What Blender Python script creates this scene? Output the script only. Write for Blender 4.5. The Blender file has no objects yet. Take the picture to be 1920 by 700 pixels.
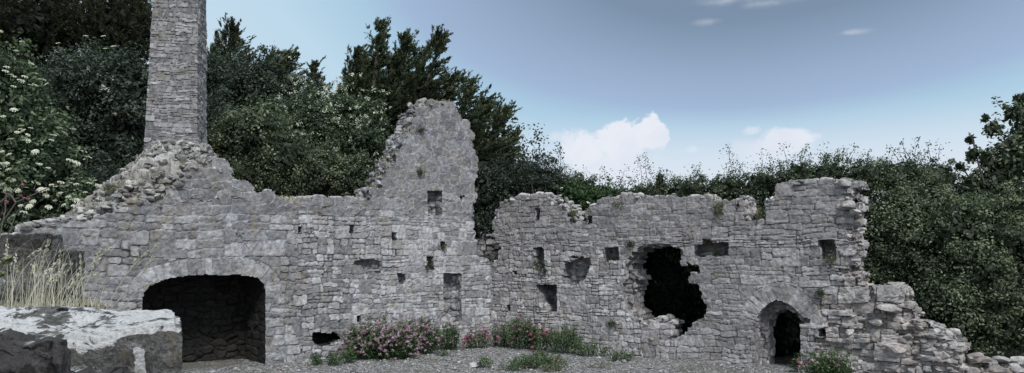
import bpy, math, random
import numpy as np
R = math.radians
C = bpy.context.scene.collection
EYE = 2.12; F = 1400.0; HX, HY = 960.0, 480.0
rng = np.random.default_rng(7)
random.seed(5)

# ------------------------------------------------------------------ helpers
def at(x, y, Y):
    return np.array([(x - HX) / F * Y, Y, EYE + (HY - y) / F * Y])

def proj(P):
    return HX + F * P[..., 0] / P[..., 1], HY - F * (P[..., 2] - EYE) / P[..., 1]

def h3(ix, iy, iz, seed=0):
    x = (ix.astype(np.int64) * 73856093) ^ (iy.astype(np.int64) * 19349663) ^ (iz.astype(np.int64) * 83492791) ^ (seed * 2654435761 & 0x7fffffff)
    x = x & 0xffffffff
    x = ((x ^ (x >> 16)) * 0x45d9f3b) & 0xffffffff
    x = ((x ^ (x >> 16)) * 0x45d9f3b) & 0xffffffff
    x = x ^ (x >> 16)
    return (x & 0xffffff) / float(0x1000000)

def vnoise(P, seed=0):
    f = np.floor(P).astype(np.int64); t = P - f; t = t * t * (3 - 2 * t)
    out = 0
    for a in (0, 1):
        for b in (0, 1):
            for c in (0, 1):
                w = (t[:, 0] if a else 1 - t[:, 0]) * (t[:, 1] if b else 1 - t[:, 1]) * (t[:, 2] if c else 1 - t[:, 2])
                out = out + w * h3(f[:, 0] + a, f[:, 1] + b, f[:, 2] + c, seed)
    return out * 2 - 1

def fbm(P, seed=0, o=3):
    s = 0; a = 1; n = 0
    for i in range(o):
        s = s + a * vnoise(P * 2 ** i, seed + i); n += a; a *= .55
    return s / n

def worley3(P, size, seed=0):
    Q = P / np.array(size)
    f = np.floor(Q).astype(np.int64)
    F1 = np.full(len(Q), 9.); F2 = np.full(len(Q), 9.); rid = np.zeros(len(Q))
    for a in (-1, 0, 1):
        for b in (-1, 0, 1):
            for c in (-1, 0, 1):
                i, j, k = f[:, 0] + a, f[:, 1] + b, f[:, 2] + c
                dx = i + .12 + .76 * h3(i, j, k, seed) - Q[:, 0]
                dy = j + .12 + .76 * h3(i, j, k, seed + 1) - Q[:, 1]
                dz = k + .12 + .76 * h3(i, j, k, seed + 2) - Q[:, 2]
                d = (np.abs(dx) ** 3 + np.abs(dy) ** 3 + np.abs(dz) ** 3) ** (1 / 3.)
                m = d < F1
                F2 = np.where(m, F1, np.minimum(F2, d))
                rid = np.where(m, h3(i, j, k, seed + 3), rid)
                F1 = np.where(m, d, F1)
    return F2 - F1, rid

def stones2(u, v, w, h, seed=0, jit=.4, p=3.5):
    """coursed random rubble: rows of jittered cells; returns joint distance, random, centre"""
    u = u + .04 * vnoise(np.stack([u * 3, v * 3, u * 0 + seed], 1), seed + 50) + .014 * vnoise(np.stack([u * 11, v * 11, u * 0 + seed], 1), seed + 56)
    v0 = v
    v = v + .05 * vnoise(np.stack([u * .8, v * .8, u * 0], 1), seed + 51) + .022 * vnoise(np.stack([u * 5, v * 5, u * 0], 1), seed + 52) + .008 * vnoise(np.stack([u * 13, v * 13, u * 0], 1), seed + 53)
    U = u / w; V = v / h
    j0 = np.floor(V).astype(np.int64)
    F1 = np.full(len(U), 9.); F2 = F1.copy(); rid = F1 * 0; cu = F1 * 0; cv = F1 * 0
    for dj in (-1, 0, 1):
        j = j0 + dj
        off = h3(j, j * 0, j * 0, seed + 9)
        sc = .65 + .85 * h3(j, j * 0 + 1, j * 0, seed + 9)
        Uj = U * sc + off * 7
        i0 = np.floor(Uj).astype(np.int64)
        for di in (-2, -1, 0, 1, 2):
            i = i0 + di
            cx = i + .5 + jit * 1.5 * (h3(i, j, j * 0, seed) - .5)
            cy = j + .5 + jit * .8 * (h3(i, j, j * 0, seed + 1) - .5)
            wt = .30 * (h3(i, j, j * 0, seed + 2) - .5)
            d = (np.abs((cx - Uj) / sc) ** p + np.abs(cy - V) ** p) ** (1 / p) + wt
            m = d < F1
            F2 = np.where(m, F1, np.minimum(F2, d))
            rid = np.where(m, h3(i, j, j * 0, seed + 3), rid)
            cu = np.where(m, (cx - off * 7) / sc * w, cu); cv = np.where(m, cy * h, cv)
            F1 = np.where(m, d, F1)
    return F2 - F1, rid, cu, cv

def coursed(u, v, w, h, seed=0):
    """squared rubble brought to rough courses: bands split into blocks of one, two or three stones"""
    o = u * 0
    u = u + .030 * vnoise(np.stack([u * 3, v * 3, o + seed], 1), seed + 50) + .016 * vnoise(np.stack([u * 10, v * 10, o + seed], 1), seed + 56) + .006 * vnoise(np.stack([u * 28, v * 28, o], 1), seed + 57)
    v = v + .05 * vnoise(np.stack([u * .7, v * .7, o], 1), seed + 51) + .028 * vnoise(np.stack([u * 3.5, v * 3.5, o], 1), seed + 52) + .012 * vnoise(np.stack([u * 11, v * 11, o], 1), seed + 53) + .005 * vnoise(np.stack([u * 28, v * 28, o], 1), seed + 58)
    H = 2.1 * h
    def cut(x, size, rowkey, sd, jit):
        k = np.floor(x / size).astype(np.int64)
        def e(q): return (q + jit * (h3(q, rowkey, rowkey * 0 + sd, seed) - .5)) * size
        lo, hi = e(k), e(k + 1)
        a_ = x < lo; hi = np.where(a_, lo, hi); lo = np.where(a_, e(k - 1), lo); k = np.where(a_, k - 1, k)
        b_ = x >= hi; lo2 = np.where(b_, hi, lo); hi = np.where(b_, e(k + 2), hi); k = np.where(b_, k + 1, k)
        return k, lo2, hi
    z0 = np.zeros(len(u), np.int64)
    j, vl, vh = cut(v, H, z0, 1, .55)
    off = h3(j, z0, z0 + 7, seed) * 3
    i, ul, uh = cut(u + off, w * 1.45, j, 2, .75)
    U = u + off
    q = h3(i, j, z0 + 3, seed); n = np.where(q < .13, 1, np.where(q < .68, 2, 3))
    f1 = .38 + .26 * h3(i, j, z0 + 4, seed); f2 = .64 + .08 * h3(i, j, z0 + 5, seed)
    f1 = np.where(n == 3, .30 + .10 * h3(i, j, z0 + 4, seed), f1)
    fv = (v - vl) / (vh - vl)
    k = np.where(n == 1, 0, np.where(n == 2, (fv > f1) * 1, (fv > f1) * 1 + (fv > f2) * 1)).astype(np.int64)
    a = np.where(k == 0, 0., np.where(k == 1, f1, f2)); b_ = np.where(n == 1, 1., np.where(k == 0, f1, np.where((k == 1) & (n == 3), f2, 1.)))
    vl, vh = vl + a * (vh - vl), vl + b_ * (vh - vl)
    q2 = h3(i * 3 + k, j, z0 + 6, seed); m = (q2 < .5) & (n > 1); g = .3 + .4 * h3(i * 3 + k, j, z0 + 8, seed)
    fu = (U - ul) / (uh - ul); r_ = ((fu > g) & m).astype(np.int64)
    ul, uh = np.where(m & (r_ == 1), ul + g * (uh - ul), ul), np.where(m & (r_ == 0), ul + g * (uh - ul), uh)
    dx = np.minimum(U - ul, uh - U); dy = np.minimum(v - vl, vh - v); R_ = .3 * h
    c = (dx < R_) & (dy < R_); d = np.where(c, R_ - np.hypot(R_ - dx, R_ - dy), np.minimum(dx, dy))
    rid = h3(i * 3 + k, j * 2 + r_, z0 + 9, seed)
    return np.clip(d, 0, 9) / h * 1.1, rid, (ul + uh) / 2 - off, (vl + vh) / 2

def sstep(a, b, x):
    t = np.clip((x - a) / (b - a), 0, 1); return t * t * (3 - 2 * t)

def inpoly(poly, x, y):
    poly = np.asarray(poly, float); ins = np.zeros(x.shape, bool)
    n = len(poly)
    for i in range(n):
        x1, y1 = poly[i]; x2, y2 = poly[(i + 1) % n]
        if y1 == y2: continue
        c = ((y1 > y) != (y2 > y)) & (x < (x2 - x1) * (y - y1) / (y2 - y1) + x1)
        ins ^= c
    return ins

def mesh_obj(name, V, Fq, mat, parent=None, col=None, smooth=False, attr='tone'):
    """Fq: (n,3) or (n,4) int array, or list of such arrays"""
    if not isinstance(Fq, (list, tuple)): Fq = [Fq]
    Fq = [np.asarray(f) for f in Fq if len(f)]
    me = bpy.data.meshes.new(name)
    me.vertices.add(len(V)); me.vertices.foreach_set('co', np.ascontiguousarray(V, dtype=np.float32).ravel())
    nl = sum(f.size for f in Fq); nf = sum(len(f) for f in Fq)
    me.loops.add(nl); me.polygons.add(nf)
    me.loops.foreach_set('vertex_index', np.concatenate([f.ravel() for f in Fq]).astype(np.int32))
    tot = np.concatenate([np.full(len(f), f.shape[1]) for f in Fq])
    st = np.concatenate([[0], np.cumsum(tot)[:-1]])
    me.polygons.foreach_set('loop_start', st.astype(np.int32))
    me.polygons.foreach_set('use_smooth', np.full(nf, smooth))
    if col is not None:
        a = me.color_attributes.new(attr, 'FLOAT_COLOR', 'POINT')
        cc = np.ones((len(V), 4), np.float32); cc[:, :col.shape[1]] = col
        a.data.foreach_set('color', cc.ravel())
    me.update(calc_edges=True)
    me.materials.append(mat)
    o = bpy.data.objects.new(name, me); C.objects.link(o)
    if parent is not None:
        o.parent = parent
        o.matrix_parent_inverse = parent.matrix_basis.inverted()
    return o

def empty(name, loc, label=None, cat=None, group=None):
    o = bpy.data.objects.new(name, None); C.objects.link(o); o.location = loc
    o.empty_display_size = .2
    tag(o, label, cat, group); return o

def tag(o, label=None, cat=None, group=None, kind=None):
    if label: o['label'] = label
    if cat: o['category'] = cat
    if group: o['group'] = group
    if kind: o['kind'] = kind
    return o

# ------------------------------------------------------------------ materials
def newmat(name):
    m = bpy.data.materials.new(name); m.use_nodes = True
    nt = m.node_tree; nt.nodes.clear(); return m, nt
class NB:
    def __init__(s, nt): s.nt = nt
    def n(s, t, **k):
        x = s.nt.nodes.new(t)
        for a, b in k.items(): setattr(x, a, b)
        return x
    def l(s, a, b): s.nt.links.new(a, b)
    def val(s, inp, v):
        if isinstance(v, bpy.types.NodeSocket): s.l(v, inp)
        else: inp.default_value = v
    def math(s, op, a, b=0., c=0., clamp=False):
        x = s.n('ShaderNodeMath', operation=op); x.use_clamp = clamp
        s.val(x.inputs[0], a); s.val(x.inputs[1], b); s.val(x.inputs[2], c); return x.outputs[0]
    def mix(s, f, a, b, bt='MIX'):
        x = s.n('ShaderNodeMix', data_type='RGBA', blend_type=bt)
        s.val(x.inputs[0], f)
        for i, v in ((6, a), (7, b)):
            if isinstance(v, bpy.types.NodeSocket): s.l(v, x.inputs[i])
            else: x.inputs[i].default_value = (*v, 1) if len(v) == 3 else v
        return x.outputs[2]
    def noise(s, vec, scale, detail=4, rough=.6, dist=0):
        x = s.n('ShaderNodeTexNoise'); s.l(vec, x.inputs['Vector'])
        x.inputs['Scale'].default_value = scale; x.inputs['Detail'].default_value = detail
        x.inputs['Roughness'].default_value = rough; x.inputs['Distortion'].default_value = dist
        return x.outputs[0]
    def mr(s, v, a, b, c=0., d=1.):
        x = s.n('ShaderNodeMapRange'); x.interpolation_type = 'SMOOTHSTEP'
        s.val(x.inputs[0], v); s.val(x.inputs[1], a); s.val(x.inputs[2], b); s.val(x.inputs[3], c); s.val(x.inputs[4], d)
        return x.outputs[0]
    def ramp(s, f, pts):
        x = s.n('ShaderNodeValToRGB'); s.l(f, x.inputs[0]); e = x.color_ramp.elements
        e[0].position, e[0].color = pts[0][0], (*pts[0][1], 1)
        e[1].position, e[1].color = pts[-1][0], (*pts[-1][1], 1)
        for p, c in pts[1:-1]:
            k = e.new(p); k.color = (*c, 1)
        return x.outputs[0]

def stone_mat(name, dark, mid, light, mortar, joint, lich=.5, soot=0, warm=(.30, .27, .24), bump=.5):
    m, nt = newmat(name); b = NB(nt)
    at_ = b.n('ShaderNodeAttribute', attribute_name='tone')
    sep = b.n('ShaderNodeSeparateColor'); b.l(at_.outputs['Color'], sep.inputs[0])
    geo = b.n('ShaderNodeNewGeometry'); P = geo.outputs['Position']
    base = b.ramp(sep.outputs[0], [(0, dark), (.5, mid), (1, light)])
    n1 = b.noise(P, 2.2, 5, .65); n2 = b.noise(P, 14, 6, .7); n3 = b.noise(P, 60, 4, .75)
    base = b.mix(b.mr(n1, .35, .75, 0, .6), base, warm)
    base = b.mix(b.mr(b.noise(P, 3.7, 3, .5), .58, .68, 0, .45), base, (.21, .175, .125))
    # mortar colour: flush lime (blue channel high) or open dark joint (low)
    mort = b.mix(sep.outputs[2], joint, mortar)
    base = b.mix(sep.outputs[1], base, mort)
    base = b.mix(b.mr(n2, .3, .7, .0, 1.), b.mix(1, base, (.62, .62, .64), 'MULTIPLY'), b.mix(1, base, (1.28, 1.28, 1.28), 'MULTIPLY'))
    # dark weather staining and pale lichen
    st = b.math('MULTIPLY', b.mr(b.noise(P, 5.5, 6, .7, .6), .56, .72), .55)
    base = b.mix(st, base, (.075, .075, .085))
    li = b.math('MULTIPLY', b.mr(b.noise(P, 9, 6, .75, .3), .60, .68), lich)
    base = b.mix(li, base, (.56, .56, .57))
    li2 = b.math('MULTIPLY', b.mr(n3, .62, .72), .35)
    base = b.mix(li2, base, (.5, .5, .5))
    pit = b.math('MULTIPLY', b.mr(b.noise(P, 38, 3, .7), .36, .26), .6)
    base = b.mix(pit, base, (.045, .045, .05))
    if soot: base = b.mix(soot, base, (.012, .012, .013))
    bs = b.n('ShaderNodeBsdfPrincipled'); b.l(base, bs.inputs['Base Color'])
    bs.inputs['Roughness'].default_value = .92; bs.inputs['Specular IOR Level'].default_value = .15
    bp = b.n('ShaderNodeBump'); bp.inputs['Strength'].default_value = bump; bp.inputs['Distance'].default_value = .03
    b.l(b.math('ADD', n2, b.math('MULTIPLY', n3, .5)), bp.inputs['Height']); b.l(bp.outputs[0], bs.inputs['Normal'])
    o = b.n('ShaderNodeOutputMaterial'); b.l(bs.outputs[0], o.inputs[0]); return m

M_wall = stone_mat('grey_limestone', (.115, .117, .128), (.24, .243, .257), (.56, .565, .585), (.36, .37, .40), (.08, .083, .09))
M_wallr = stone_mat('buff_grey_limestone', (.155, .15, .153), (.30, .288, .295), (.60, .58, .585), (.37, .355, .365), (.095, .09, .092), warm=(.27, .25, .235))
M_chim = stone_mat('slate_rubble', (.13, .13, .135), (.24, .235, .24), (.44, .43, .44), (.33, .33, .34), (.06, .06, .06), warm=(.25, .24, .23))
M_rub = stone_mat('rubble_core', (.12, .12, .12), (.24, .235, .23), (.52, .51, .50), (.26, .24, .21), (.08, .075, .06), warm=(.26, .24, .20))
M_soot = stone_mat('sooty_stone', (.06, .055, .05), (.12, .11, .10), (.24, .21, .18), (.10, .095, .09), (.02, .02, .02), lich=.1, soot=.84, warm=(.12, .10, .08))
M_pink = stone_mat('rubble_pink', (.16, .15, .15), (.30, .285, .28), (.58, .56, .55), (.33, .31, .30), (.08, .07, .07), warm=(.31, .26, .23))

def leaf_mat(name, dark, mid, light, rough=.5, trans=.25, spec=.25):
    m, nt = newmat(name); b = NB(nt)
    at_ = b.n('ShaderNodeAttribute', attribute_name='tone')
    sep = b.n('ShaderNodeSeparateColor'); b.l(at_.outputs['Color'], sep.inputs[0])
    c = b.ramp(sep.outputs[0], [(0, dark), (.55, mid), (1, light)])
    bs = b.n('ShaderNodeBsdfPrincipled'); b.l(c, bs.inputs['Base Color'])
    bs.inputs['Roughness'].default_value = rough; bs.inputs['Specular IOR Level'].default_value = spec
    tr = b.n('ShaderNodeBsdfTranslucent'); b.l(b.mix(1, c, (1.1, 1.3, .7), 'MULTIPLY'), tr.inputs[0])
    mx = b.n('ShaderNodeMixShader'); mx.inputs[0].default_value = trans
    b.l(bs.outputs[0], mx.inputs[1]); b.l(tr.outputs[0], mx.inputs[2])
    o = b.n('ShaderNodeOutputMaterial'); b.l(mx.outputs[0], o.inputs[0]); return m

L_dark = leaf_mat('dark_leaf', (.013, .021, .016), (.055, .073, .057), (.180, .21, .165))
L_mid = leaf_mat('mid_leaf', (.018, .030, .018), (.072, .102, .062), (.21, .26, .17))
L_hedge = leaf_mat('hedge_leaf', (.019, .029, .018), (.080, .104, .066), (.275, .310, .200))
L_cyp = leaf_mat('cypress_leaf', (.014, .022, .012), (.062, .082, .044), (.18, .205, .12), rough=.7, trans=.1)
L_cypd = leaf_mat('dark_cypress_leaf', (.012, .018, .011), (.048, .058, .036), (.12, .13, .075), rough=.7, trans=.1)
L_shade = leaf_mat('shade_leaf', (.006, .009, .006), (.012, .018, .012), (.035, .045, .030), rough=.7, trans=0, spec=.1)  # shade painted into the leaf colour so the wall openings read black
L_weed = leaf_mat('weed_leaf', (.022, .045, .020), (.055, .100, .040), (.150, .210, .090))
L_grass = leaf_mat('dry_grass', (.19, .18, .14), (.38, .36, .28), (.62, .60, .50), rough=.7, trans=.08)
L_ggrass = leaf_mat('green_grass', (.05, .06, .035), (.12, .13, .075), (.27, .27, .17), rough=.7, trans=.12)
L_moss = leaf_mat('moss', (.015, .022, .012), (.040, .055, .028), (.10, .12, .06), rough=.9, trans=.1)
L_white = leaf_mat('cream_blossom', (.50, .52, .44), (.68, .69, .60), (.84, .84, .76), rough=.8)
L_pink = leaf_mat('pink_blossom', (.22, .13, .18), (.42, .28, .36), (.60, .47, .55), rough=.8)
L_red = leaf_mat('crimson_blossom', (.20, .06, .10), (.38, .13, .20), (.55, .26, .34), rough=.8)
L_bark = leaf_mat('bark', (.05, .045, .04), (.09, .08, .07), (.15, .14, .12), rough=.9, trans=0)

# ------------------------------------------------------------------ masonry wall builder
class Frame:
    def __init__(s, P0, t):
        s.P0 = np.array(P0, float); t = np.array([t[0], t[1], 0.]); s.t = t / np.linalg.norm(t)
        s.n = np.array([-s.t[1], s.t[0], 0.])      # inward (away from camera)
    def w(s, S, D, Z):
        P = s.P0 + np.multiply.outer(S, s.t) + np.multiply.outer(D, s.n)
        P[..., 2] += Z; return P
    def hit(s, x, y, d=0):
        q = (x - HX) / F; P0 = s.P0 + d * s.n
        # P0x + a tx = q (P0y + a ty)
        a = (q * P0[1] - P0[0]) / (s.t[0] - q * s.t[1])
        Y = P0[1] + a * s.t[1]
        return a, EYE + (HY - y) / F * Y

def build_wall(root, fr, s0, s1, z0, z1, profile, snap, holes, thick, style, partof, mats, seed, c=.02, rel=None):
    ns = int((s1 - s0) / c) + 1; nz = int((z1 - z0) / c) + 1
    S = s0 + np.arange(ns) * c; Z = z0 + np.arange(nz) * c
    SS, ZZ = np.meshgrid(S, Z, indexing='ij')
    cs, cz = (SS[:-1, :-1] + c / 2).ravel(), (ZZ[:-1, :-1] + c / 2).ravel()
    cx, cy = proj(fr.w(cs, cs * 0, cz))
    J, rid, cu, cv, fl = style(cs, cz, cx, cy)
    ux, uy = proj(fr.w(cu, cu * 0, cv))
    jx = 5 * vnoise(np.stack([cs * 5, cz * 5, cs * 0], 1), seed + 5); jy = 4 * vnoise(np.stack([cs * 5, cz * 5, cs * 0 + 9], 1), seed + 6)
    def mask(poly, sn, jit=1.):
        k = sn
        return inpoly(poly, cx * (1 - k) + ux * k + jit * jx * .5, cy * (1 - k) + uy * k + jit * jy * .5)
    cls = np.zeros(len(cs), np.int16)
    cls[mask(profile, snap, 1.2) if not callable(snap) else mask(profile, snap(cx, cy), 1.2)] = 1
    depths = {1: 0.}; hpart = {}
    for k, (poly, depth, sn, pname) in enumerate(holes):
        m = mask(poly, sn, .2 if sn == 0 else (1.5 if depth is None else .8)) & (cls > 0)
        if depth is None: cls[m] = 0
        else: cls[m] = k + 2; depths[k + 2] = depth; hpart[k + 2] = pname
    cls = cls.reshape(ns - 1, nz - 1)
    th = thick(S)  # per column
    layers = {}; VP = []; VS = []; VZ = []; VD = []; VL = []; cnt = 0
    def layer(key, cellmask, dep):
        nonlocal cnt
        use = np.zeros((ns, nz), bool)
        use[:-1, :-1] |= cellmask; use[1:, :-1] |= cellmask; use[:-1, 1:] |= cellmask; use[1:, 1:] |= cellmask
        idx = np.full((ns, nz), -1); q = np.argwhere(use); idx[use] = cnt + np.arange(len(q)); cnt += len(q)
        VS.append(S[q[:, 0]]); VZ.append(Z[q[:, 1]]); VD.append(dep[q[:, 0]] if isinstance(dep, np.ndarray) else np.full(len(q), dep))
        VL.append(np.full(len(q), key)); layers[key] = idx; return idx
    faces = []; fn = []; fp = []
    def addf(f, n, p): faces.append(f); fn.append(np.tile(n, (len(f), 1))); fp.append(np.full(len(f), p))
    for k in depths:
        cm = cls == k
        if not cm.any(): continue
        idx = layer(k, cm, depths[k]); q = np.argwhere(cm); i, j = q[:, 0], q[:, 1]
        addf(np.stack([idx[i, j], idx[i + 1, j], idx[i + 1, j + 1], idx[i, j + 1]], 1), -fr.n, k)
    cm = cls > 0; idx = layer(0, cm, th); q = np.argwhere(cm); i, j = q[:, 0], q[:, 1]
    addf(np.stack([idx[i, j], idx[i, j + 1], idx[i + 1, j + 1], idx[i + 1, j]], 1), fr.n, 0)
    pad = np.pad(cls, 1); up = np.array([0, 0, 1.])
    pairs = {}
    for ax in (0, 1):
        if ax == 0: A, B = pad[:-1, 1:-1], pad[1:, 1:-1]
        else: A, B = pad[1:-1, :-1], pad[1:-1, 1:]
        q = np.argwhere(A != B)
        for a, bb, e in zip(A[q[:, 0], q[:, 1]], B[q[:, 0], q[:, 1]], q):
            da = depths.get(a, 99) if a else 99; db = depths.get(bb, 99) if bb else 99
            if da < db: pairs.setdefault((a, bb), []).append((e[0], e[1], ax, 1))
            else: pairs.setdefault((bb, a), []).append((e[0], e[1], ax, -1))
    for (a, bq), ed in pairs.items():
        ed = np.array(ed); da = depths[a]; db = depths[bq] if bq else float(th.max())
        m = max(2, int(round((db - da) / .03)))
        v1 = ed[:, :2].copy(); v2 = ed[:, :2].copy()
        v2[ed[:, 2] == 0, 1] += 1; v2[ed[:, 2] == 1, 0] += 1
        key = np.concatenate([v1, v2]); kk = key[:, 0] * nz + key[:, 1]
        uq, inv = np.unique(kk, return_inverse=True); gi, gj = uq // nz, uq % nz
        rings = [layers[a][gi, gj]]
        dend = depths[bq] if bq else th[gi]
        for r in range(1, m):
            rings.append(cnt + np.arange(len(uq))); cnt += len(uq)
            VS.append(S[gi]); VZ.append(Z[gj]); VD.append(da + (dend - da) * r / m + 0 * gi); VL.append(np.full(len(uq), -1 - a))
        rings.append(layers[bq][gi, gj])
        n = len(ed); i1 = inv[:n]; i2 = inv[n:]
        nn = np.where(ed[:, 2:3] == 0, fr.t, up) * ed[:, 3:4]
        for r in range(m):
            faces.append(np.stack([rings[r][i1], rings[r][i2], rings[r + 1][i2], rings[r + 1][i1]], 1)); fn.append(nn)
            fp.append(np.full(n, bq if bq else a))
    VS, VZ, VD, VL = map(np.concatenate, (VS, VZ, VD, VL))
    Fc = np.concatenate(faces); FN = np.concatenate(fn); FP = np.concatenate(fp)
    P = fr.w(VS, VD, VZ)
    N = np.zeros_like(P)
    for k in range(4):
        for ax in range(3): N[:, ax] += np.bincount(Fc[:, k], FN[:, ax], minlength=len(P))
    N /= np.maximum(np.linalg.norm(N, axis=1, keepdims=True), 1e-6)
    vx, vy = proj(fr.w(VS, VS * 0, VZ))
    isf = VL == 1
    amp = np.ones(len(P)) if rel is None else rel(vx, vy)
    tone = np.zeros((len(P), 3)); disp = np.zeros_like(P)
    J, rid, cu, cv, flush = style(VS[isf], VZ[isf], vx[isf], vy[isf])
    flush = np.clip(flush + .45 * vnoise(P[isf] * 5, seed + 60), .03, 1)
    prof = sstep(.0, .12, J); jd = .005 + .024 * (1 - flush)
    h = (prof - 1) * jd + (rid - .5) * .017 * (1.3 - flush)
    nz_ = fbm(P[isf] * 14, seed, 4) * .018 + fbm(P[isf] * 4, seed + 8, 2) * .015
    # a per stone tilt
    r2 = (rid * 7.31) % 1 - .5; r3 = (rid * 13.7) % 1 - .5
    tilt = ((VS[isf] - cu) * r2 + (VZ[isf] - cv) * r3 * 1.4) * .22
    big = np.maximum(amp[isf] - 1, 0)
    h = (h + np.clip(tilt * .7, -.02, .02)) * np.minimum(amp[isf], 1.8) + nz_ * (1 + .7 * big) + big * (rid - .62) * .10 + big * fbm(P[isf] * 2.2, seed + 3, 2) * .12
    disp[isf] += -fr.n * h[:, None]
    ins_plane = N - np.outer(N @ fr.n, fr.n)
    J3, r3_ = worley3(P + .04 * np.stack([vnoise(P * 4, 1), vnoise(P * 4, 2), vnoise(P * 4, 3)], 1), (.24, .24, .14), seed)
    h3_ = sstep(0, .25, J3) * .05 + (r3_ - .5) * .13 + fbm(P * 14, seed + 4, 2) * .012 - .05
    wgt = np.where(isf, 1., 1.)[:, None]
    side = np.linalg.norm(ins_plane, axis=1)
    disp += ins_plane * (h3_ * np.where(isf, .6, 1.) * np.where((FPmax := vclass(Fc, FP, len(P))) >= 2, .28, 1.))[:, None]
    nf = ~isf
    disp[nf] += (N[nf] @ fr.n)[:, None] * fr.n * (h3_[nf] * .6)[:, None]
    tone[isf, 0] = rid * .8 + .1; tone[isf, 1] = 1 - sstep(.015, .085, J); tone[isf, 2] = flush
    isb = nf & (VL >= 0)      # backs of recesses and the rear face are laid like the front
    Jb_, rb_, _, _ = coursed(VS[isb] + 3, VZ[isb], .22, .14, seed + 30)
    J3 = J3.copy(); r3_ = r3_.copy(); J3[isb] = Jb_ * 1.2; r3_[isb] = rb_
    tone[nf, 0] = r3_[nf] * .9 + .05; tone[nf, 1] = 1 - sstep(.02, .12, J3[nf]); tone[nf, 2] = .35
    P = P + disp
    P = P + .03 * np.stack([vnoise(P * .9, 31), vnoise(P * .9, 32), 0 * P[:, 0]], 1)
    fc = P[Fc[:, 0]]; fx, fy = proj(fc)
    lab = partof(fx, fy, FP)   # array of ints -> part spec
    out = {}
    for k in np.unique(lab):
        sel = Fc[lab == k]; u, inv = np.unique(sel, return_inverse=True)
        name, mat, plabel = mats[k]
        o = mesh_obj(name, P[u], inv.reshape(-1, 4), mat, root, tone[u])
        if plabel: o['label'] = plabel
        out[k] = o
    return out

def vclass(Fc, FP, n):
    r = np.zeros(n)
    for k in range(4): np.maximum.at(r, Fc[:, k], FP)
    return r

# ------------------------------------------------------------------ loose stones
def ico():
    import bmesh
    bm = bmesh.new(); bmesh.ops.create_icosphere(bm, subdivisions=2, radius=1)
    V = np.array([v.co[:] for v in bm.verts]); Fq = np.array([[v.index for v in f.verts] for f in bm.faces]); bm.free(); return V, Fq
ICO_V, ICO_F = ico()
def rock(p, size, seed, flat=.6, rot=None):
    r = np.random.default_rng(seed)
    V = ICO_V.copy(); p_ = .6
    V = np.sign(V) * np.abs(V) ** p_; V /= np.abs(V).max()
    V = V + .18 * np.stack([vnoise(V * 1.3 + seed * 3.1, 1), vnoise(V * 1.3 + seed * 3.1, 2), vnoise(V * 1.3 + seed * 3.1, 3)], 1) * 1.4
    for q in range(9):
        nn = r.normal(size=3); nn /= np.linalg.norm(nn); dd = V @ nn; lim = r.uniform(.5, .8)
        V = V - np.outer(np.maximum(dd - lim, 0), nn)
    V = V + .03 * r.normal(size=V.shape)
    V *= np.array([1, r.uniform(.6, .95), flat * r.uniform(.7, 1.2)]) * size / 2
    a = r.uniform(0, 6.28) if rot is None else rot + r.uniform(-.2, .2); tl = r.uniform(-.3, .3)
    ca, sa = math.cos(a), math.sin(a); ct, st = math.cos(tl), math.sin(tl)
    Rz = np.array([[ca, -sa, 0], [sa, ca, 0], [0, 0, 1]]); Rx = np.array([[1, 0, 0], [0, ct, -st], [0, st, ct]])
    return V @ (Rz @ Rx).T + np.array(p)
def rocks(name, items, mat, parent=None):
    Vs, Fs, T = [], [], []; n = 0
    for k, (p, size, flat, tone) in enumerate(items):
        V = rock(p, size, k * 17 + 3, flat); Vs.append(V); Fs.append(ICO_F + n); n += len(V)
        T.append(np.tile([tone, 0, .5], (len(V), 1)))
    return mesh_obj(name, np.concatenate(Vs), np.concatenate(Fs), mat, parent, np.concatenate(T))

# ================================================================== LEFT WALL
frL = Frame((-.51, 18., 0), (.781, .625))
frR = Frame((-.51, 18., 0), (.819, -.573))
SIDE = [(1, 1)]

def arch_ring(x, y, pts, wpx, hpx):
    """nearest point on polyline in px: returns arclength, signed distance outside"""
    pts = np.array(pts, float); best = np.full(len(x), 1e9); u = best * 0; L = 0
    for a, bq in zip(pts[:-1], pts[1:]):
        d = bq - a; l = np.hypot(*d)
        t = np.clip(((x - a[0]) * d[0] + (y - a[1]) * d[1]) / l ** 2, 0, 1)
        dd = np.hypot(x - a[0] - t * d[0], y - a[1] - t * d[1])
        m = dd < best; best = np.where(m, dd, best); u = np.where(m, L + t * l, u); L += l
    return u, best

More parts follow.
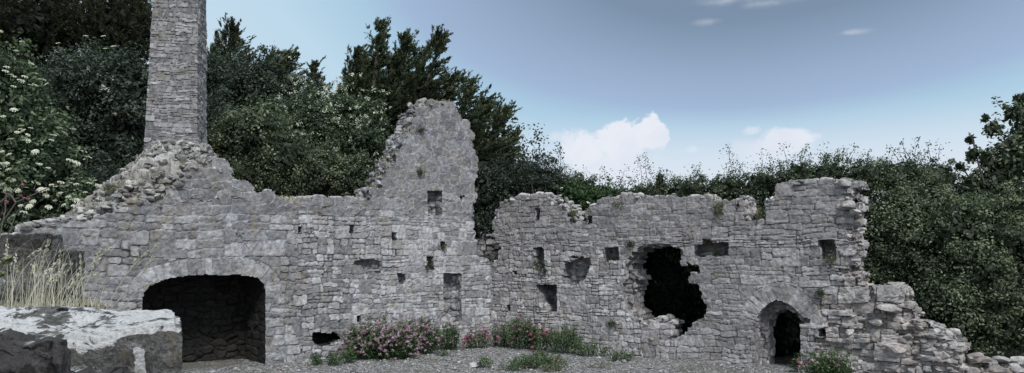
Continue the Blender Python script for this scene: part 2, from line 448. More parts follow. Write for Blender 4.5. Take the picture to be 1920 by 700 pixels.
FIRE = [(268, 560), (272, 545), (285, 533), (310, 524), (345, 518), (385, 515), (430, 515), (465, 517), (484, 522), (494, 532), (497, 550)]
def styleL(s, z, x, y):
    up = sstep(-12, 12, (y - 395 - 0.06 * (x - 600)) * -1 + 25 * vnoise(np.stack([s * 1.3, z * 1.3, s * 0], 1), 77))   # gable stones above
    lft = sstep(30, -30, x - 560)
    Ja, ra, ua, va = stones2(s, z, .30, .21, 11)
    Jb, rb, ub, vb = coursed(s, z, .20, .13, 12)
    Jc, rc, uc, vc = coursed(s, z, .30, .20, 13)
    gm = up > .5; Ja = np.where(gm, Ja, Jc); ra = np.where(gm, ra, rc); ua = np.where(gm, ua, uc); va = np.where(gm, va, vc)
    big = (up > .5) | (lft + .5 * vnoise(np.stack([s, z, s * 0 + 4], 1), 71) > .55)
    J = np.where(big, Ja * 1.1, Jb); r = np.where(big, ra, rb * .9 + .18 * (1 - lft))
    cu = np.where(big, ua, ub); cv = np.where(big, va, vb)
    fl = np.where(up > .5, .95, np.where(lft > .5, .58, .48)) + .35 * vnoise(np.stack([s * .9, z * .9, s * 0 + 14], 1), 72)
    fl = np.clip(fl, .05, 1)
    r = np.where(up > .5, r * .62, r); r = np.where((lft > .5) & (up <= .5), r * .85 + .02, r); r = np.clip(r + .20 * sstep(640, 720, x) * sstep(400, 450, y), 0, 1)
    # voussoirs of the fireplace arch
    u, d = arch_ring(x, y, FIRE, 0, 0)
    ring = (d < 31) & (y < 560) & ((x < 268) | (x > 497) | (y < 533))
    w = 15.; k = np.floor((u + 6 * vnoise(np.stack([u * .03, d * .05, d * 0], 1), 5)) / w); f = (u / w) % 1
    Jr = np.minimum(np.minimum(f, 1 - f) * .8, np.abs(31 - d) / 31 * 1.1); rr = h3(k.astype(int), k.astype(int) * 0, k.astype(int) * 0, 3) * .5 + .35
    J = np.where(ring, Jr, J); r = np.where(ring, rr, r); fl = np.where(ring, .6, fl)
    cu = np.where(ring, s, cu); cv = np.where(ring, z, cv)
    return J, r, cu, cv, fl

profL = [(-80, 760), (-80, 450), (0, 440), (45, 428), (95, 412), (165, 405), (185, 392), (215, 386), (250, 378), (300, 368), (335, 352), (352, 330), (365, 312), (385, 296), (405, 296), (428, 306), (440, 322), (452, 336), (470, 345), (488, 358), (510, 368),
         (522, 374), (600, 372), (690, 376), (703, 368), (712, 345), (722, 322), (735, 296), (745, 275), (757, 250), (768, 228), (780, 206), (795, 194), (815, 189), (845, 190), (858, 196), (868, 215), (884, 234), (886, 262), (895, 300), (893, 318), (888, 345),
         (887, 400), (888, 440), (890, 478), (905, 486), (960, 492), (960, 760)]
holesL = [
    (FIRE + [(497, 760), (268, 760)], 1.15, 0, 'fireplace'),
    ([(803, 358), (829, 358), (829, 404), (803, 405)], .30, 0, 'window_recess'),
    ([(832, 513), (867, 513), (867, 604), (832, 604)], .24, 0, 'window_recess'),
    ([(669, 490), (716, 488), (718, 500), (704, 506), (694, 512), (690, 521), (683, 507), (672, 502)], .14, .5, 'hole'),
    ([(744, 512), (757, 513), (757, 532), (746, 531)], .18, .2, 'hole'),
    ([(585, 622), (634, 624), (640, 636), (618, 645), (598, 648), (585, 640)], .4, .1, 'hole'),
    ([(558, 423), (568, 423), (568, 437), (558, 437)], .3, 0, 'putlog_hole'),
    ([(656, 423), (664, 423), (664, 438), (656, 438)], .3, 0, 'putlog_hole'),
    ([(734, 436), (743, 436), (743, 451), (734, 451)], .3, 0, 'putlog_hole'),
    ([(826, 453), (834, 453), (834, 464), (826, 464)], .2, 0, 'putlog_hole'),
    ([(798, 482), (812, 480), (813, 506), (798, 506)], .2, .1, 'hole'),
    ([(738, 468), (744, 468), (744, 478), (738, 478)], .2, 0, 'putlog_hole'),
    ([(671, 592), (678, 592), (678, 604), (671, 604)], .25, 0, 'putlog_hole'),
    ([(862, 367), (869, 367), (869, 376), (862, 377)], .15, 0, 'putlog_hole'),
]
def thickL(S):
    x = HX + F * (frL.P0[0] + S * frL.t[0]) / (frL.P0[1] + S * frL.t[1])
    return .75 + 1.25 * sstep(560, 500, x) * sstep(130, 200, x)
rootL = empty('ruined_wall', (-.51, 18., 0), 'long grey rubble stone wall with arched fireplace, tall broken gable and chimney, on the left of the yard', 'ruined wall')
LBL = {1: ('masonry', M_wall, None)}
def partL(fx, fy, FP):
    lab = np.full(len(fx), 1)
    u, d = arch_ring(fx, fy, FIRE, 0, 0)
    lab[(FP == 1) & (d < 31) & (fy < 560) & ((fx < 268) | (fx > 497) | (fy < 533))] = 2
    lab[(fy < 374) & (fx > 640) & (FP <= 1)] = 3
    for k in range(len(holesL)):
        lab[FP == k + 2] = 10 + k
    return lab
matsL = {1: ('masonry', M_wall, None), 2: ('fireplace_arch', M_wall, 'shallow arch of cut stones over the fireplace'), 3: ('gable', M_wall, 'tall broken gable with flush pale mortar joints')}
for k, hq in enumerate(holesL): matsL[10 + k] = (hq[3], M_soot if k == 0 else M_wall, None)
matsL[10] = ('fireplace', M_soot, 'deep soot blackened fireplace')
matsL[15] = ('hole', M_soot, 'dark rubble hole near the foot of the wall')  # hole lined with the same near-black stone as the fireplace
def snapL(x, y):
    k = np.full(len(x), .7)
    k[(x > 860) & (y > 230)] = .35; k[(x > 520) & (x < 690)] = .3
    return k
def relL(x, y):
    return 1.0 + .3 * sstep(40, 0, np.hypot((x - 340) / 2.2, y - 350)) + .5 * sstep(25, 0, np.hypot((x - 715) / 2, y - 510)) - .35 * ((y < 370) & (x > 700))
partsL = build_wall(rootL, frL, -10.4, .08, -.12, 5.75, profL, snapL, holesL, thickL, styleL, partL, matsL, 21, rel=relL)

# recessed bit of cross wall seen in the gap beside the gable
def mound_patch(name, parent, mat, center, sx, sy, h, seed, cell=.04, base=None, func=None):
    nx = int(2 * sx / cell); ny = int(2 * sy / cell)
    X, Y = np.meshgrid(np.linspace(-sx, sx, nx), np.linspace(-sy, sy, ny), indexing='ij')
    Z = func(X, Y)
    P = np.stack([X.ravel(), Y.ravel(), Z.ravel()], 1)
    J, r = worley3(P, (.22, .22, .13), seed)
    P[:, 2] += sstep(0, .3, J) * .06 + (r - .5) * .12 + .03 * fbm(P * 6, seed)
    P[:, 0] += .02 * vnoise(P * 9, 4); P[:, 1] += .02 * vnoise(P * 9, 5)
    T = np.stack([r * .9 + .05, 1 - sstep(.02, .12, J), r * 0 + .4], 1)
    i, j = np.meshgrid(np.arange(nx - 1), np.arange(ny - 1), indexing='ij'); i = i.ravel(); j = j.ravel()
    Fq = np.stack([i * ny + j, (i + 1) * ny + j, (i + 1) * ny + j + 1, i * ny + j + 1], 1)
    return P, Fq, T

# rubble mound round the chimney foot (front edge on the wall head)
sC, zC = frL.hit(338, 290, .9)
def moundf(S, D):
    # local coordinates: S along wall, D behind face
    x = S; l = np.where(x < 0, 1.7, 1.25)
    top = 4.22 - 1.25 * np.clip((np.abs(x) - .42) / (l - .42), 0, 3) ** .9
    top = top - .50 * np.clip((.5 - D) / .5, 0, 1) ** 1.1 - .9 * np.clip((D - 1.5) / .5, 0, 1) ** 1.5
    return top
Pm, Fm, Tm = mound_patch('', None, None, None, 1.95, 1.06, 0, 41, .03, func=lambda X, Y: moundf(X, Y + 1.02))
Pm[:, 2] -= .55 * sstep(-.90, -1.04, Pm[:, 1]) + .10 * np.abs(vnoise(Pm * 3.1, 44))
Pm = frL.w(Pm[:, 0] + sC, Pm[:, 1] + 1.04, Pm[:, 2])
rub = mesh_obj('rubble_mound', Pm, Fm, M_rub, rootL, Tm); rub['label'] = 'loose pale rubble heaped round the foot of the chimney'
its = []
for k in range(700):
    u_ = random.uniform(-1.75, 1.25); d_ = random.uniform(.0, 1.5)
    zz = float(moundf(np.array(u_), np.array(d_)))
    p = frL.w(np.array(sC + u_), np.array(d_ + .02), np.array(zz + random.uniform(-.02, .05)))
    its.append((p, random.uniform(.05, .16) + (.12 * random.random() if k % 3 == 0 else 0), random.uniform(.45, .8), random.uniform(.15, 1)))
for k in range(150):
    f_ = random.random(); x_ = 215 + 180 * f_; s_, z_ = frL.hit(x_, np.interp(x_, [215, 300, 340, 365, 395], [380, 362, 346, 312, 296]) + random.uniform(-26, 8), 0)
    its.append((frL.w(np.array(s_), np.array(random.uniform(.0, .25)), np.array(z_)), random.uniform(.08, .24), random.uniform(.45, .8), random.uniform(.15, 1)))
o = rocks('loose_stones', its, M_rub, rub); o['kind'] = 'stuff'

# chimney stack
def tower(name, cx, cy, yaw, wA, wB, z0, z1, taper, mat, parent, sw, sh, seed, c=.018):
    nz = int((z1 - z0) / c) + 1; per = 2 * (wA + wB); npm = int(per / c)
    u = np.arange(npm) * per / npm; Z = z0 + np.arange(nz) * (z1 - z0) / (nz - 1)
    U, ZZ = np.meshgrid(u, Z, indexing='ij'); Uf = U.ravel(); Zf = ZZ.ravel()
    a, b2 = wA, wB
    seg = np.select([Uf < a, Uf < a + b2, Uf < 2 * a + b2], [0, 1, 2], 3)
    x = np.select([seg == 0, seg == 1, seg == 2], [-a / 2 + Uf, a / 2 + 0 * Uf, a / 2 - (Uf - a - b2)], -a / 2)
    y = np.select([seg == 0, seg == 1, seg == 2], [-b2 / 2 + 0 * Uf, -b2 / 2 + Uf - a, b2 / 2 + 0 * Uf], b2 / 2 - (Uf - 2 * a - b2))
    N = np.select([(seg == k)[:, None] for k in range(4)], [np.tile(v, (len(Uf), 1)) for v in ([0, -1, 0], [1, 0, 0], [0, 1, 0], [-1, 0, 0])]).astype(float)
    sc = 1 - taper * (Zf - z0)
    J, r, cu, cv = coursed(Uf, Zf, sw, sh, seed)
    # joint at the quoins
    h = (sstep(0, .12, J) - 1) * .016 + (r - .5) * .018
    corner = np.min(np.abs(Uf[:, None] - np.array([0, a, a + b2, 2 * a + b2, per])), axis=1)
    P = np.stack([x * sc, y * sc, Zf], 1)
    h = h + .012 * fbm(P * 15, seed, 2) + .02 * fbm(P * 3, seed + 2, 2) - .0 * corner
    P = P + N * h[:, None]
    ca, sa = math.cos(yaw), math.sin(yaw)
    W = np.stack([P[:, 0] * ca - P[:, 1] * sa + cx + (.028 * (P[:, 2] - z0) if taper else 0), P[:, 0] * sa + P[:, 1] * ca + cy, P[:, 2]], 1)
    i, j = np.meshgrid(np.arange(npm), np.arange(nz - 1), indexing='ij'); i = i.ravel(); j = j.ravel(); i2 = (i + 1) % npm
    Fq = np.stack([i * nz + j, i2 * nz + j, i2 * nz + j + 1, i * nz + j + 1], 1)
    # cap
    cidx = len(W); W = np.vstack([W, [cx, cy, z1 - .05]])
    ii = np.arange(npm); cap = np.stack([ii * nz + nz - 1, (ii + 1) % npm * nz + nz - 1, np.full(npm, cidx)], 1)
    T = np.stack([r * .85 + .08, 1 - sstep(.03, .14, J), .45 + 0 * r], 1); T = np.vstack([T, [.3, 0, .5]])
    return mesh_obj(name, W, [Fq, cap], mat, parent, T)
pc = at(329, 290, 14.8)
ch = tower('chimney_stack', pc[0] , pc[1], R(10), 1.0, .90, 3.4, 8.8, .05, M_chim, rootL, .20, .072, 61)
ch['label'] = 'tall square chimney stack of thin flat stones'

# low piece of broken cross wall behind the gap at the corner
frG = Frame(at(870, 0, 19.0) * np.array([1, 1, 0]), (.97, .05))
def styleG(s, z, x, y):
    J, r, cu, cv = stones2(s, z, .22, .15, 91); return J, r * .7, cu, cv, np.full(len(s), .1)
build_wall(rootL, frG, -.3, 1.3, 0, 2.75, [(850, 760), (850, 452), (884, 446), (905, 440), (925, 436), (946, 445), (980, 452), (980, 760)], .8, [], lambda S: .4 + 0 * S, styleG,
           lambda a, b, c: np.full(len(a), 1), {1: ('cross_wall', M_wall, 'low dark stub of rubble wall in the gap beside the gable')}, 93, rel=lambda x, y: 2.2 + 0 * x)

# ================================================================== RIGHT WALL
DOOR_O = [(1417, 760), (1417, 618), (1420, 598), (1428, 582), (1440, 570), (1455, 563), (1470, 566), (1484, 574), (1497, 586), (1506, 596), (1518, 598), (1518, 606), (1500, 608), (1500, 760)]
DOOR_I = [(1430, 760), (1430, 624), (1434, 606), (1442, 594), (1455, 585), (1466, 581), (1478, 586), (1488, 596), (1494, 606), (1497, 620), (1497, 760)]
DARC = [(1417, 625), (1418, 605), (1424, 586), (1436, 571), (1455, 562), (1474, 566), (1492, 578), (1505, 592), (1516, 606)]
def styleR(s, z, x, y):
    up = (y < 470 - .03 * (x - 900)).astype(float)
    Ja, ra, ua, va = coursed(s, z, .25, .12, 31)
    Jb, rb, ub, vb = coursed(s, z, .17, .12, 32)
    big = (y + 22 * vnoise(np.stack([s * 1.3, z * 1.3, s * 0], 1), 78) < 480) | (x > 1270)
    J = np.where(big, Ja, Jb); r = np.where(big, ra * .75 + .1, rb * .8 + .22); cu = np.where(big, ua, ub); cv = np.where(big, va, vb)
    fl = np.where(big, .55, .42) + .35 * vnoise(np.stack([s * .9, z * .9, s * 0 + 14], 1), 73)
    u, d = arch_ring(x, y, DARC, 0, 0)
    ring = (d < 32) & (y < 610) & ~inpoly(DOOR_O, x, y)
    w = 11.5; k = np.floor((u + 4 * vnoise(np.stack([u * .05, d * .05, d * 0], 1), 5)) / w); f = (u / w) % 1
    Jr = np.minimum(np.minimum(f, 1 - f) * .8, np.abs(32 - d) / 32 * 1.2); rr = h3(k.astype(int), k.astype(int) * 0, k.astype(int) * 0, 3) * .5 + .3
    J = np.where(ring, Jr, J); r = np.where(ring, rr, r); cu = np.where(ring, s, cu); cv = np.where(ring, z, cv)
    fl = np.where(ring, .75, fl)
    r = r * (1 - .25 * sstep(470, 400, y)) + .12 * sstep(500, 560, y) * sstep(1250, 1150, x)
    end = sstep(1540, 1620, x + .45 * (y - 480))
    r = r + end * .1
    return J, np.clip(r, 0, 1), cu, cv, np.clip(fl, .05, 1)
profR = [(900, 760), (914, 640), (917, 500), (935, 489), (935, 458), (922, 455), (921, 420), (930, 400), (938, 385), (952, 372), (975, 364), (1003, 362), (1026, 366), (1034, 378), (1050, 384), (1062, 396), (1072, 404), (1078, 420), (1108, 421), (1112, 408), (1113, 380), (1125, 374), (1150, 369), (1180, 366), (1260, 367), (1325, 367),
         (1333, 369), (1340, 372), (1357, 378), (1372, 372), (1392, 370), (1393, 413), (1432, 414), (1432, 382), (1440, 368), (1456, 356), (1468, 345), (1490, 339), (1530, 336), (1575, 337), (1600, 340), (1616, 346),
         (1617, 380), (1612, 400), (1618, 440), (1617, 470), (1622, 500), (1632, 530), (1640, 541), (1675, 542), (1700, 556), (1714, 564), (1722, 590), (1730, 604), (1757, 606), (1775, 620), (1788, 632), (1798, 648), (1812, 650), (1818, 680), (1824, 760)]
profR = [(x - 14 if x > 1600 else x, y) for x, y in profR]
HOLE = [(1200, 468), (1214, 461), (1250, 459), (1275, 468), (1292, 492), (1303, 515), (1310, 545), (1322, 580), (1316, 600), (1290, 610), (1278, 618), (1272, 640), (1254, 638), (1249, 606), (1196, 602), (1192, 585), (1178, 555), (1182, 530), (1188, 508), (1176, 490)]
holesR = [
    (DOOR_O, .33, 0, 'doorway'),
    (DOOR_I, None, 0, ''),
    ([(1170, 566), (1168, 540), (1178, 520), (1172, 500), (1188, 480), (1196, 462), (1222, 456), (1258, 456), (1282, 470), (1282, 490), (1250, 560), (1200, 600), (1190, 600), (1176, 580)], .16, .3, 'broken_edge'),
    (HOLE, None, .6, ''),
    ([(998, 463), (1019, 463), (1021, 485), (1019, 503), (1003, 504), (998, 480)], .35, .1, 'window_recess'),
    ([(1004, 534), (1042, 534), (1042, 584), (1028, 586), (1020, 574), (1012, 556)], .55, 0, 'window_recess'),
    ([(1058, 505), (1068, 486), (1082, 481), (1100, 484), (1110, 494), (1100, 512), (1088, 530), (1066, 534), (1052, 522)], .28, .4, 'hole'),
    ([(1133, 464), (1160, 464), (1161, 488), (1133, 491)], .35, 0, 'window_recess'),
    ([(1302, 460), (1316, 458), (1318, 446), (1332, 448), (1336, 455), (1369, 454), (1369, 480), (1320, 482), (1303, 484)], .33, .1, 'window_recess'),
    ([(1536, 451), (1566, 451), (1570, 462), (1568, 490), (1540, 484)], .4, 0, 'window_recess'),
    ([(960, 507), (968, 507), (968, 516), (960, 516)], .3, 0, 'putlog_hole'),
    ([(949, 573), (954, 573), (954, 583), (949, 583)], .3, 0, 'putlog_hole'),
    ([(1003, 390), (1014, 390), (1013, 412), (1005, 416)], .4, 0, 'window_recess'),
    ([(1534, 617), (1548, 616), (1549, 630), (1536, 631)], .4, 0, 'putlog_hole'),
    ([(1338, 374), (1356, 374), (1354, 404), (1340, 405)], .25, .2, 'hole'),
]
rootR = empty('ruined_wall', (4.6, 14.4, 0), 'pale grey rubble stone wall with a pointed doorway and a large ragged hole, crumbling at its right end', 'ruined wall')
matsR = {1: ('masonry', M_wallr, None), 2: ('door_arch', M_wallr, 'pointed arch of narrow radiating stones'), 3: ('broken_end', M_pink, 'crumbling right end of exposed rubble stepping down')}
for k, hq in enumerate(holesR): matsR[10 + k] = (hq[3] or 'masonry', M_wallr, None)
def endm(x, y): return sstep(1548, 1640, x + .5 * (y - 480) + 0)
def partR(fx, fy, FP):
    lab = np.full(len(fx), 1)
    u, d = arch_ring(fx, fy, DARC, 0, 0)
    lab[(FP == 1) & (d < 32) & (fy < 610) & ~inpoly(DOOR_O, fx, fy)] = 2
    lab[((fx + .35 * (fy - 480)) > 1590) & (fy > 500) & (FP <= 1)] = 3
    for k in range(len(holesR)):
        if holesR[k][1] is not None: lab[FP == k + 2] = 10 + k
    return lab
def snapR(x, y):
    k = np.full(len(x), .65); k[(x > 1385) & (x < 1440) & (y < 420)] = 0; k[(x > 1170) & (x < 1330)] = .3; k[x < 950] = .6; k[x > 1600] = .65
    return k
def relR(x, y):
    return .88 + 1.1 * endm(x, y) * sstep(505, 545, y) + 1.1 * sstep(1560, 1600, x) * sstep(550, 500, y) 
partsR = build_wall(rootR, frR, -.1, 10.3, -.15, 4.0, profR, snapR, holesR, lambda S: .8 + 0 * S, styleR, partR, matsR, 22, rel=relR)

# big projecting stones on the broken right end
its = []
for k in range(120):
    x = random.uniform(1560, 1800); ytop = np.interp(x, [1560, 1632, 1700, 1730, 1790, 1815], [350, 540, 560, 606, 640, 655])
    y = random.uniform(ytop + 4, 705) if x > 1632 else random.uniform(520, 700)
    if random.random() < .2: x = random.uniform(1585, 1618); y = random.uniform(350, 540)
    s_, z_ = frR.hit(x, y, -.02)
    if z_ < 0: continue
    its.append((frR.w(np.array(s_), np.array(random.uniform(.0, .1)), np.array(z_)), random.uniform(.07, .22), random.uniform(.35, .7), random.uniform(.2, .95)))
for (x, y, sz, fl) in ((1591, 384, .30, .5), (1670, 578, .50, .38), (1640, 604, .34, .4), (1600, 398, .26, .4), (1590, 690, .34, .4), (1680, 655, .34, .45)):
    s_, z_ = frR.hit(x, y, -.08); its.append((frR.w(np.array(s_), np.array(-.04), np.array(z_)), sz, fl, .75))
o = rocks('projecting_stones', its, M_pink, rootR); o['kind'] = 'stuff'
# heap of stone on the stepped end
def heap(items, x0, x1, ya, yb, fr, dmax, n, smin, smax):
    for k in range(n):
        f = random.random(); x = x0 + (x1 - x0) * f; y = ya + (yb - ya) * f
        d = random.uniform(0, dmax); s_, z_ = fr.hit(x, y, 0)
        items.append((fr.w(np.array(s_), np.array(d), np.array(z_ + random.uniform(-.05, .04))), random.uniform(smin, smax), random.uniform(.4, .7), random.uniform(.1, .95)))
its = []
heap(its, 1640, 1700, 545, 562, frR, .9, 40, .12, .35); heap(its, 1722, 1800, 604, 652, frR, .9, 70, .1, .3)
heap(its, 1475, 1605, 342, 342, frR, .7, 50, .1, .28); heap(its, 940, 1040, 376, 374, frR, .7, 50, .1, .26); heap(its, 1120, 1330, 371, 369, frR, .7, 110, .08, .2)
heap(its, 1040, 1072, 384, 404, frR, .7, 20, .1, .26)
o = rocks('loose_stones', its, M_rub, rootR); o['kind'] = 'stuff'
its = []
heap(its, 782, 860, 200, 196, frL, .6, 50, .08, .2); heap(its, 704, 780, 374, 212, frL, .7, 80, .06, .16); heap(its, 525, 700, 376, 378, frL, .6, 50, .06, .16)
heap(its, 40, 170, 428, 405, frL, .9, 110, .1, .26); heap(its, 170, 330, 398, 360, frL, .3, 60, .12, .3)
o = rocks('loose_stones', its, M_rub, rootL); o['kind'] = 'stuff'
# squared blocks left in the sill of the big hole
its = []
for (x, y, sz, fl) in ((1232, 612, .36, .62), (1206, 613, .3, .7), (1220, 640, .34, .5), (1300, 618, .3, .5)):
    s_, z_ = frR.hit(x, y, 0); its.append((frR.w(np.array(s_), np.array(.1), np.array(z_)), sz, fl, .7))
rocks('sill_blocks', its, M_wallr, rootR)

# low wall at far right
rootW = empty('low_wall', (8.3, 12.6, 0), 'low rubble wall with rounded coping stones at the far right edge', 'wall')
frW = Frame((7.55, 12.75, 0), (.97, -.25))
def styleW(s, z, x, y):
    J, r, cu, cv = stones2(s, z, .3, .16, 95); return J, r, cu, cv, np.full(len(s), .3)
build_wall(rootW, frW, 0, 3.2, 0, .8, [(1700, 900), (1700, 688), (1860, 688), (2400, 690), (2400, 1000)], .5, [], lambda S: .4 + 0 * S, styleW,
           lambda a, b, c: np.full(len(a), 1), {1: ('masonry', M_pink, None)}, 96)
its = []
for k in range(14):
    s_ = .1 + k * .235; its.append((frW.w(np.array(s_), np.array(.18), np.array(.36 + random.uniform(-.02, .02))), random.uniform(.26, .34), .55, random.uniform(.4, .9)))
for it in list(its):
    c_ = mesh_obj('coping_stone', rock(it[0], it[1], int(it[0][0] * 100), it[2]), ICO_F, M_pink, rootW, np.tile([it[3], 0, .5], (len(ICO_V), 1)))

# ================================================================== GROUND
def ground_mat(name, stonec, earth, scale, pebb=True):
    m, nt = newmat(name); b = NB(nt); geo = b.n('ShaderNodeNewGeometry'); P = geo.outputs['Position']
    v = b.n('ShaderNodeTexVoronoi'); b.l(P, v.inputs['Vector']); v.inputs['Scale'].default_value = scale
    sp = b.n('ShaderNodeSeparateColor'); b.l(v.outputs['Color'], sp.inputs[0])
    c = b.ramp(sp.outputs[0], [(0, tuple(.35 * x for x in stonec)), (.6, stonec), (1, tuple(min(.6, 1.9 * x) for x in stonec))])
    n = b.noise(P, .9, 5, .6, .4); n2 = b.noise(P, 7, 5, .7)
    c = b.mix(b.mr(v.outputs['Distance'], .35, .8, 0, .75), c, tuple(.3 * x for x in earth))
    c = b.mix(b.mr(b.math('ADD', n, b.math('MULTIPLY', n2, .25)), .62, .78, 0, .75), c, earth)
    bs = b.n('ShaderNodeBsdfPrincipled'); b.l(c, bs.inputs['Base Color']); bs.inputs['Roughness'].default_value = .9; bs.inputs['Specular IOR Level'].default_value = .2
    bp = b.n('ShaderNodeBump'); bp.inputs['Strength'].default_value = 1; bp.inputs['Distance'].default_value = .03; bp.invert = True
    b.l(v.outputs['Distance'], bp.inputs['Height']); b.l(bp.outputs[0], bs.inputs['Normal'])
    o = b.n('ShaderNodeOutputMaterial'); b.l(bs.outputs[0], o.inputs[0]); return m
M_gravel = ground_mat('gravel', (.27, .27, .275), (.13, .125, .10), 26)
M_earth = ground_mat('earth', (.05, .045, .035), (.035, .035, .02), 9)
V = np.array([[-600, -600, -.02], [600, -600, -.02], [600, 600, -.02], [-600, 600, -.02]], float)
tag(mesh_obj('ground', V, np.array([[0, 1, 2, 3]]), M_earth), kind='structure')
def gz(X, Y):
    P = np.stack([X, Y, X * 0], 1)
    # gravel banks up slightly against the walls
    return .03 * fbm(P * .7, 3, 3) + .012 * fbm(P * 3, 5, 2) + .10 * sstep(14.5, 17.5, Y) * sstep(3, -1, np.abs(X)) + .0
nx, ny = 260, 240
X, Y = np.meshgrid(np.linspace(-9, 9.5, nx), np.linspace(6, 18.6, ny), indexing='ij'); X = X.ravel(); Y = Y.ravel()
# keep the yard in front of the walls
Z = gz(X, Y)
i, j = np.meshgrid(np.arange(nx - 1), np.arange(ny - 1), indexing='ij'); i = i.ravel(); j = j.ravel()
Fq = np.stack([i * ny + j, (i + 1) * ny + j, (i + 1) * ny + j + 1, i * ny + j + 1], 1)
cxm = X[Fq].mean(1); cym = Y[Fq].mean(1)
keep = (cym < 18.7 + .8 * cxm + .3 + 1.3 * ((cxm < -4.2) & (cxm > -6.6))) & (cym < 17.9 - .7 * cxm + .5)
Fq = Fq[keep]; u_, inv = np.unique(Fq, return_inverse=True)
tag(mesh_obj('gravel_yard', np.stack([X, Y, Z], 1)[u_], inv.reshape(-1, 4), M_gravel, smooth=True), kind='structure')
# loose pebbles
n = 26000; px = rng.uniform(-7, 7.5, n); py = rng.uniform(9.5, 18, n)
k = (py < 18.3 + .8 * px) & (py < 17.5 - .7 * px); px, py = px[k], py[k]; n = len(px)
cube = np.array([[1, 0, 0], [-1, 0, 0], [0, 1, 0], [0, -1, 0], [0, 0, 1], [0, 0, -1]], float)
oct_ = np.array([[0, 2, 4], [2, 1, 4], [1, 3, 4], [3, 0, 4], [0, 5, 2], [2, 5, 1], [1, 5, 3], [3, 5, 0]])
sz = rng.uniform(.008, .024, n) * (1 + (rng.random(n) > .97) * 1.6); an = rng.uniform(0, 6.28, n)
Vp = np.stack([cube[None, :, 0] * np.cos(an)[:, None] - cube[None, :, 1] * np.sin(an)[:, None], cube[None, :, 0] * np.sin(an)[:, None] + cube[None, :, 1] * np.cos(an)[:, None] * .9, np.tile(cube[None, :, 2] * .7, (n, 1))], 2) * sz[:, None, None]
Vp += rng.normal(0, .15, Vp.shape) * sz[:, None, None]
Vp += np.stack([px, py, gz(px, py) + sz * .3], 1)[:, None, :]
Tp = np.repeat(np.stack([rng.beta(2, 2.5, n), 0 * px, px * 0 + .5], 1), 6, 0)
M_peb = stone_mat('pebble', (.10, .10, .105), (.28, .28, .285), (.52, .52, .52), (.3, .3, .3), (.05, .05, .05), lich=.2, bump=.1)
tag(mesh_obj('gravel', Vp.reshape(-1, 3), (np.arange(n)[:, None, None] * 6 + oct_[None]).reshape(-1, 3), M_peb, col=Tp), label='loose grey pebbles scattered over the yard', cat='gravel', kind='stuff')
# a few bigger loose stones on the gravel
for q, (x, y, sz, lab) in enumerate(((888, 688, .42, 'flat pale slab lying in the gravel left of the weed patch'), (805, 662, .30, 'pale stone lying beside the pink flowering bush'), (985, 690, .34, 'dark flat stone among the weeds in the gravel'), (782, 664, .2, 'small pale stone lying just right of the pink bush'))):
    D = EYE * F / (y - 480); p = at(x, y, D); p[2] = .03
    o = mesh_obj('loose_stone', rock([0, 0, 0], sz, 300 + q, .22), ICO_F, M_rub, None, np.tile([.95 if q != 2 else .1, 0, .5], (len(ICO_V), 1)))
    o.location = p; tag(o, lab, 'stone', 'loose stones on the gravel')

# ================================================================== VEGETATION
def quads(Pc, A, B, tone):
    """rhombus leaves: centre, half long axis, half short axis"""
    V = np.stack([Pc - A, Pc + B - A * .1, Pc + A, Pc - B - A * .1], 1).reshape(-1, 3)
    n = len(Pc); Fq = np.arange(n * 4).reshape(n, 4)
    T = np.repeat(np.stack([tone, tone * 0, tone * 0], 1), 4, 0); return V, Fq, T
def unit(v): return v / np.maximum(np.linalg.norm(v, axis=-1, keepdims=True), 1e-9)
def join(parts):
    Vs, Fs, Ts = [], [], []; n = 0
    for V, Fq, T in parts: Vs.append(V); Fs.append(Fq + n); Ts.append(T); n += len(V)
    return np.concatenate(Vs), np.concatenate(Fs), np.concatenate(Ts)
def tube(pts, rad, tone=.5, sides=6):
    pts = np.array(pts, float); n = len(pts); V = []
    for k in range(n):
        d = unit(pts[min(k + 1, n - 1)] - pts[max(k - 1, 0)])
        a = unit(np.cross(d, [0.3, .9, .31])); b = np.cross(d, a)
        for s in range(sides):
            t = 6.2832 * s / sides; V.append(pts[k] + rad[k] * (a * math.cos(t) + b * math.sin(t)))
    Fq = []
    for k in range(n - 1):
        for s in range(sides):
            s2 = (s + 1) % sides; Fq.append([k * sides + s, k * sides + s2, (k + 1) * sides + s2, (k + 1) * sides + s])
    return np.array(V), np.array(Fq), np.tile([tone, 0, 0], (len(V), 1))

def leafcloud(r, C_, rad, n, size, lean=None, up=.5, tone=None, asp=.55):
    """n leaves about clump centres C_ with radii rad"""
    k = r.integers(0, len(C_), n) if not isinstance(n, np.ndarray) else n
    n = len(k); d = unit(r.normal(size=(n, 3))); q = r.random(n) ** .38
    P = C_[k] + d * (rad[k] * q)[:, None] * np.array([1, 1, .8])
    nrm = unit(d * .9 + np.array([0, 0, up]) + r.normal(size=(n, 3)) * .42)
    ax = unit(np.cross(nrm, r.normal(size=(n, 3)))); bx = np.cross(nrm, ax)
    s = size * r.uniform(.6, 1.35, n)
    tn = np.clip((tone[k] if tone is not None else .45) + r.normal(0, .17, n), 0, 1)
    return quads(P, ax * (s / 2)[:, None], bx * (s / 2 * asp)[:, None], tn), P, nrm

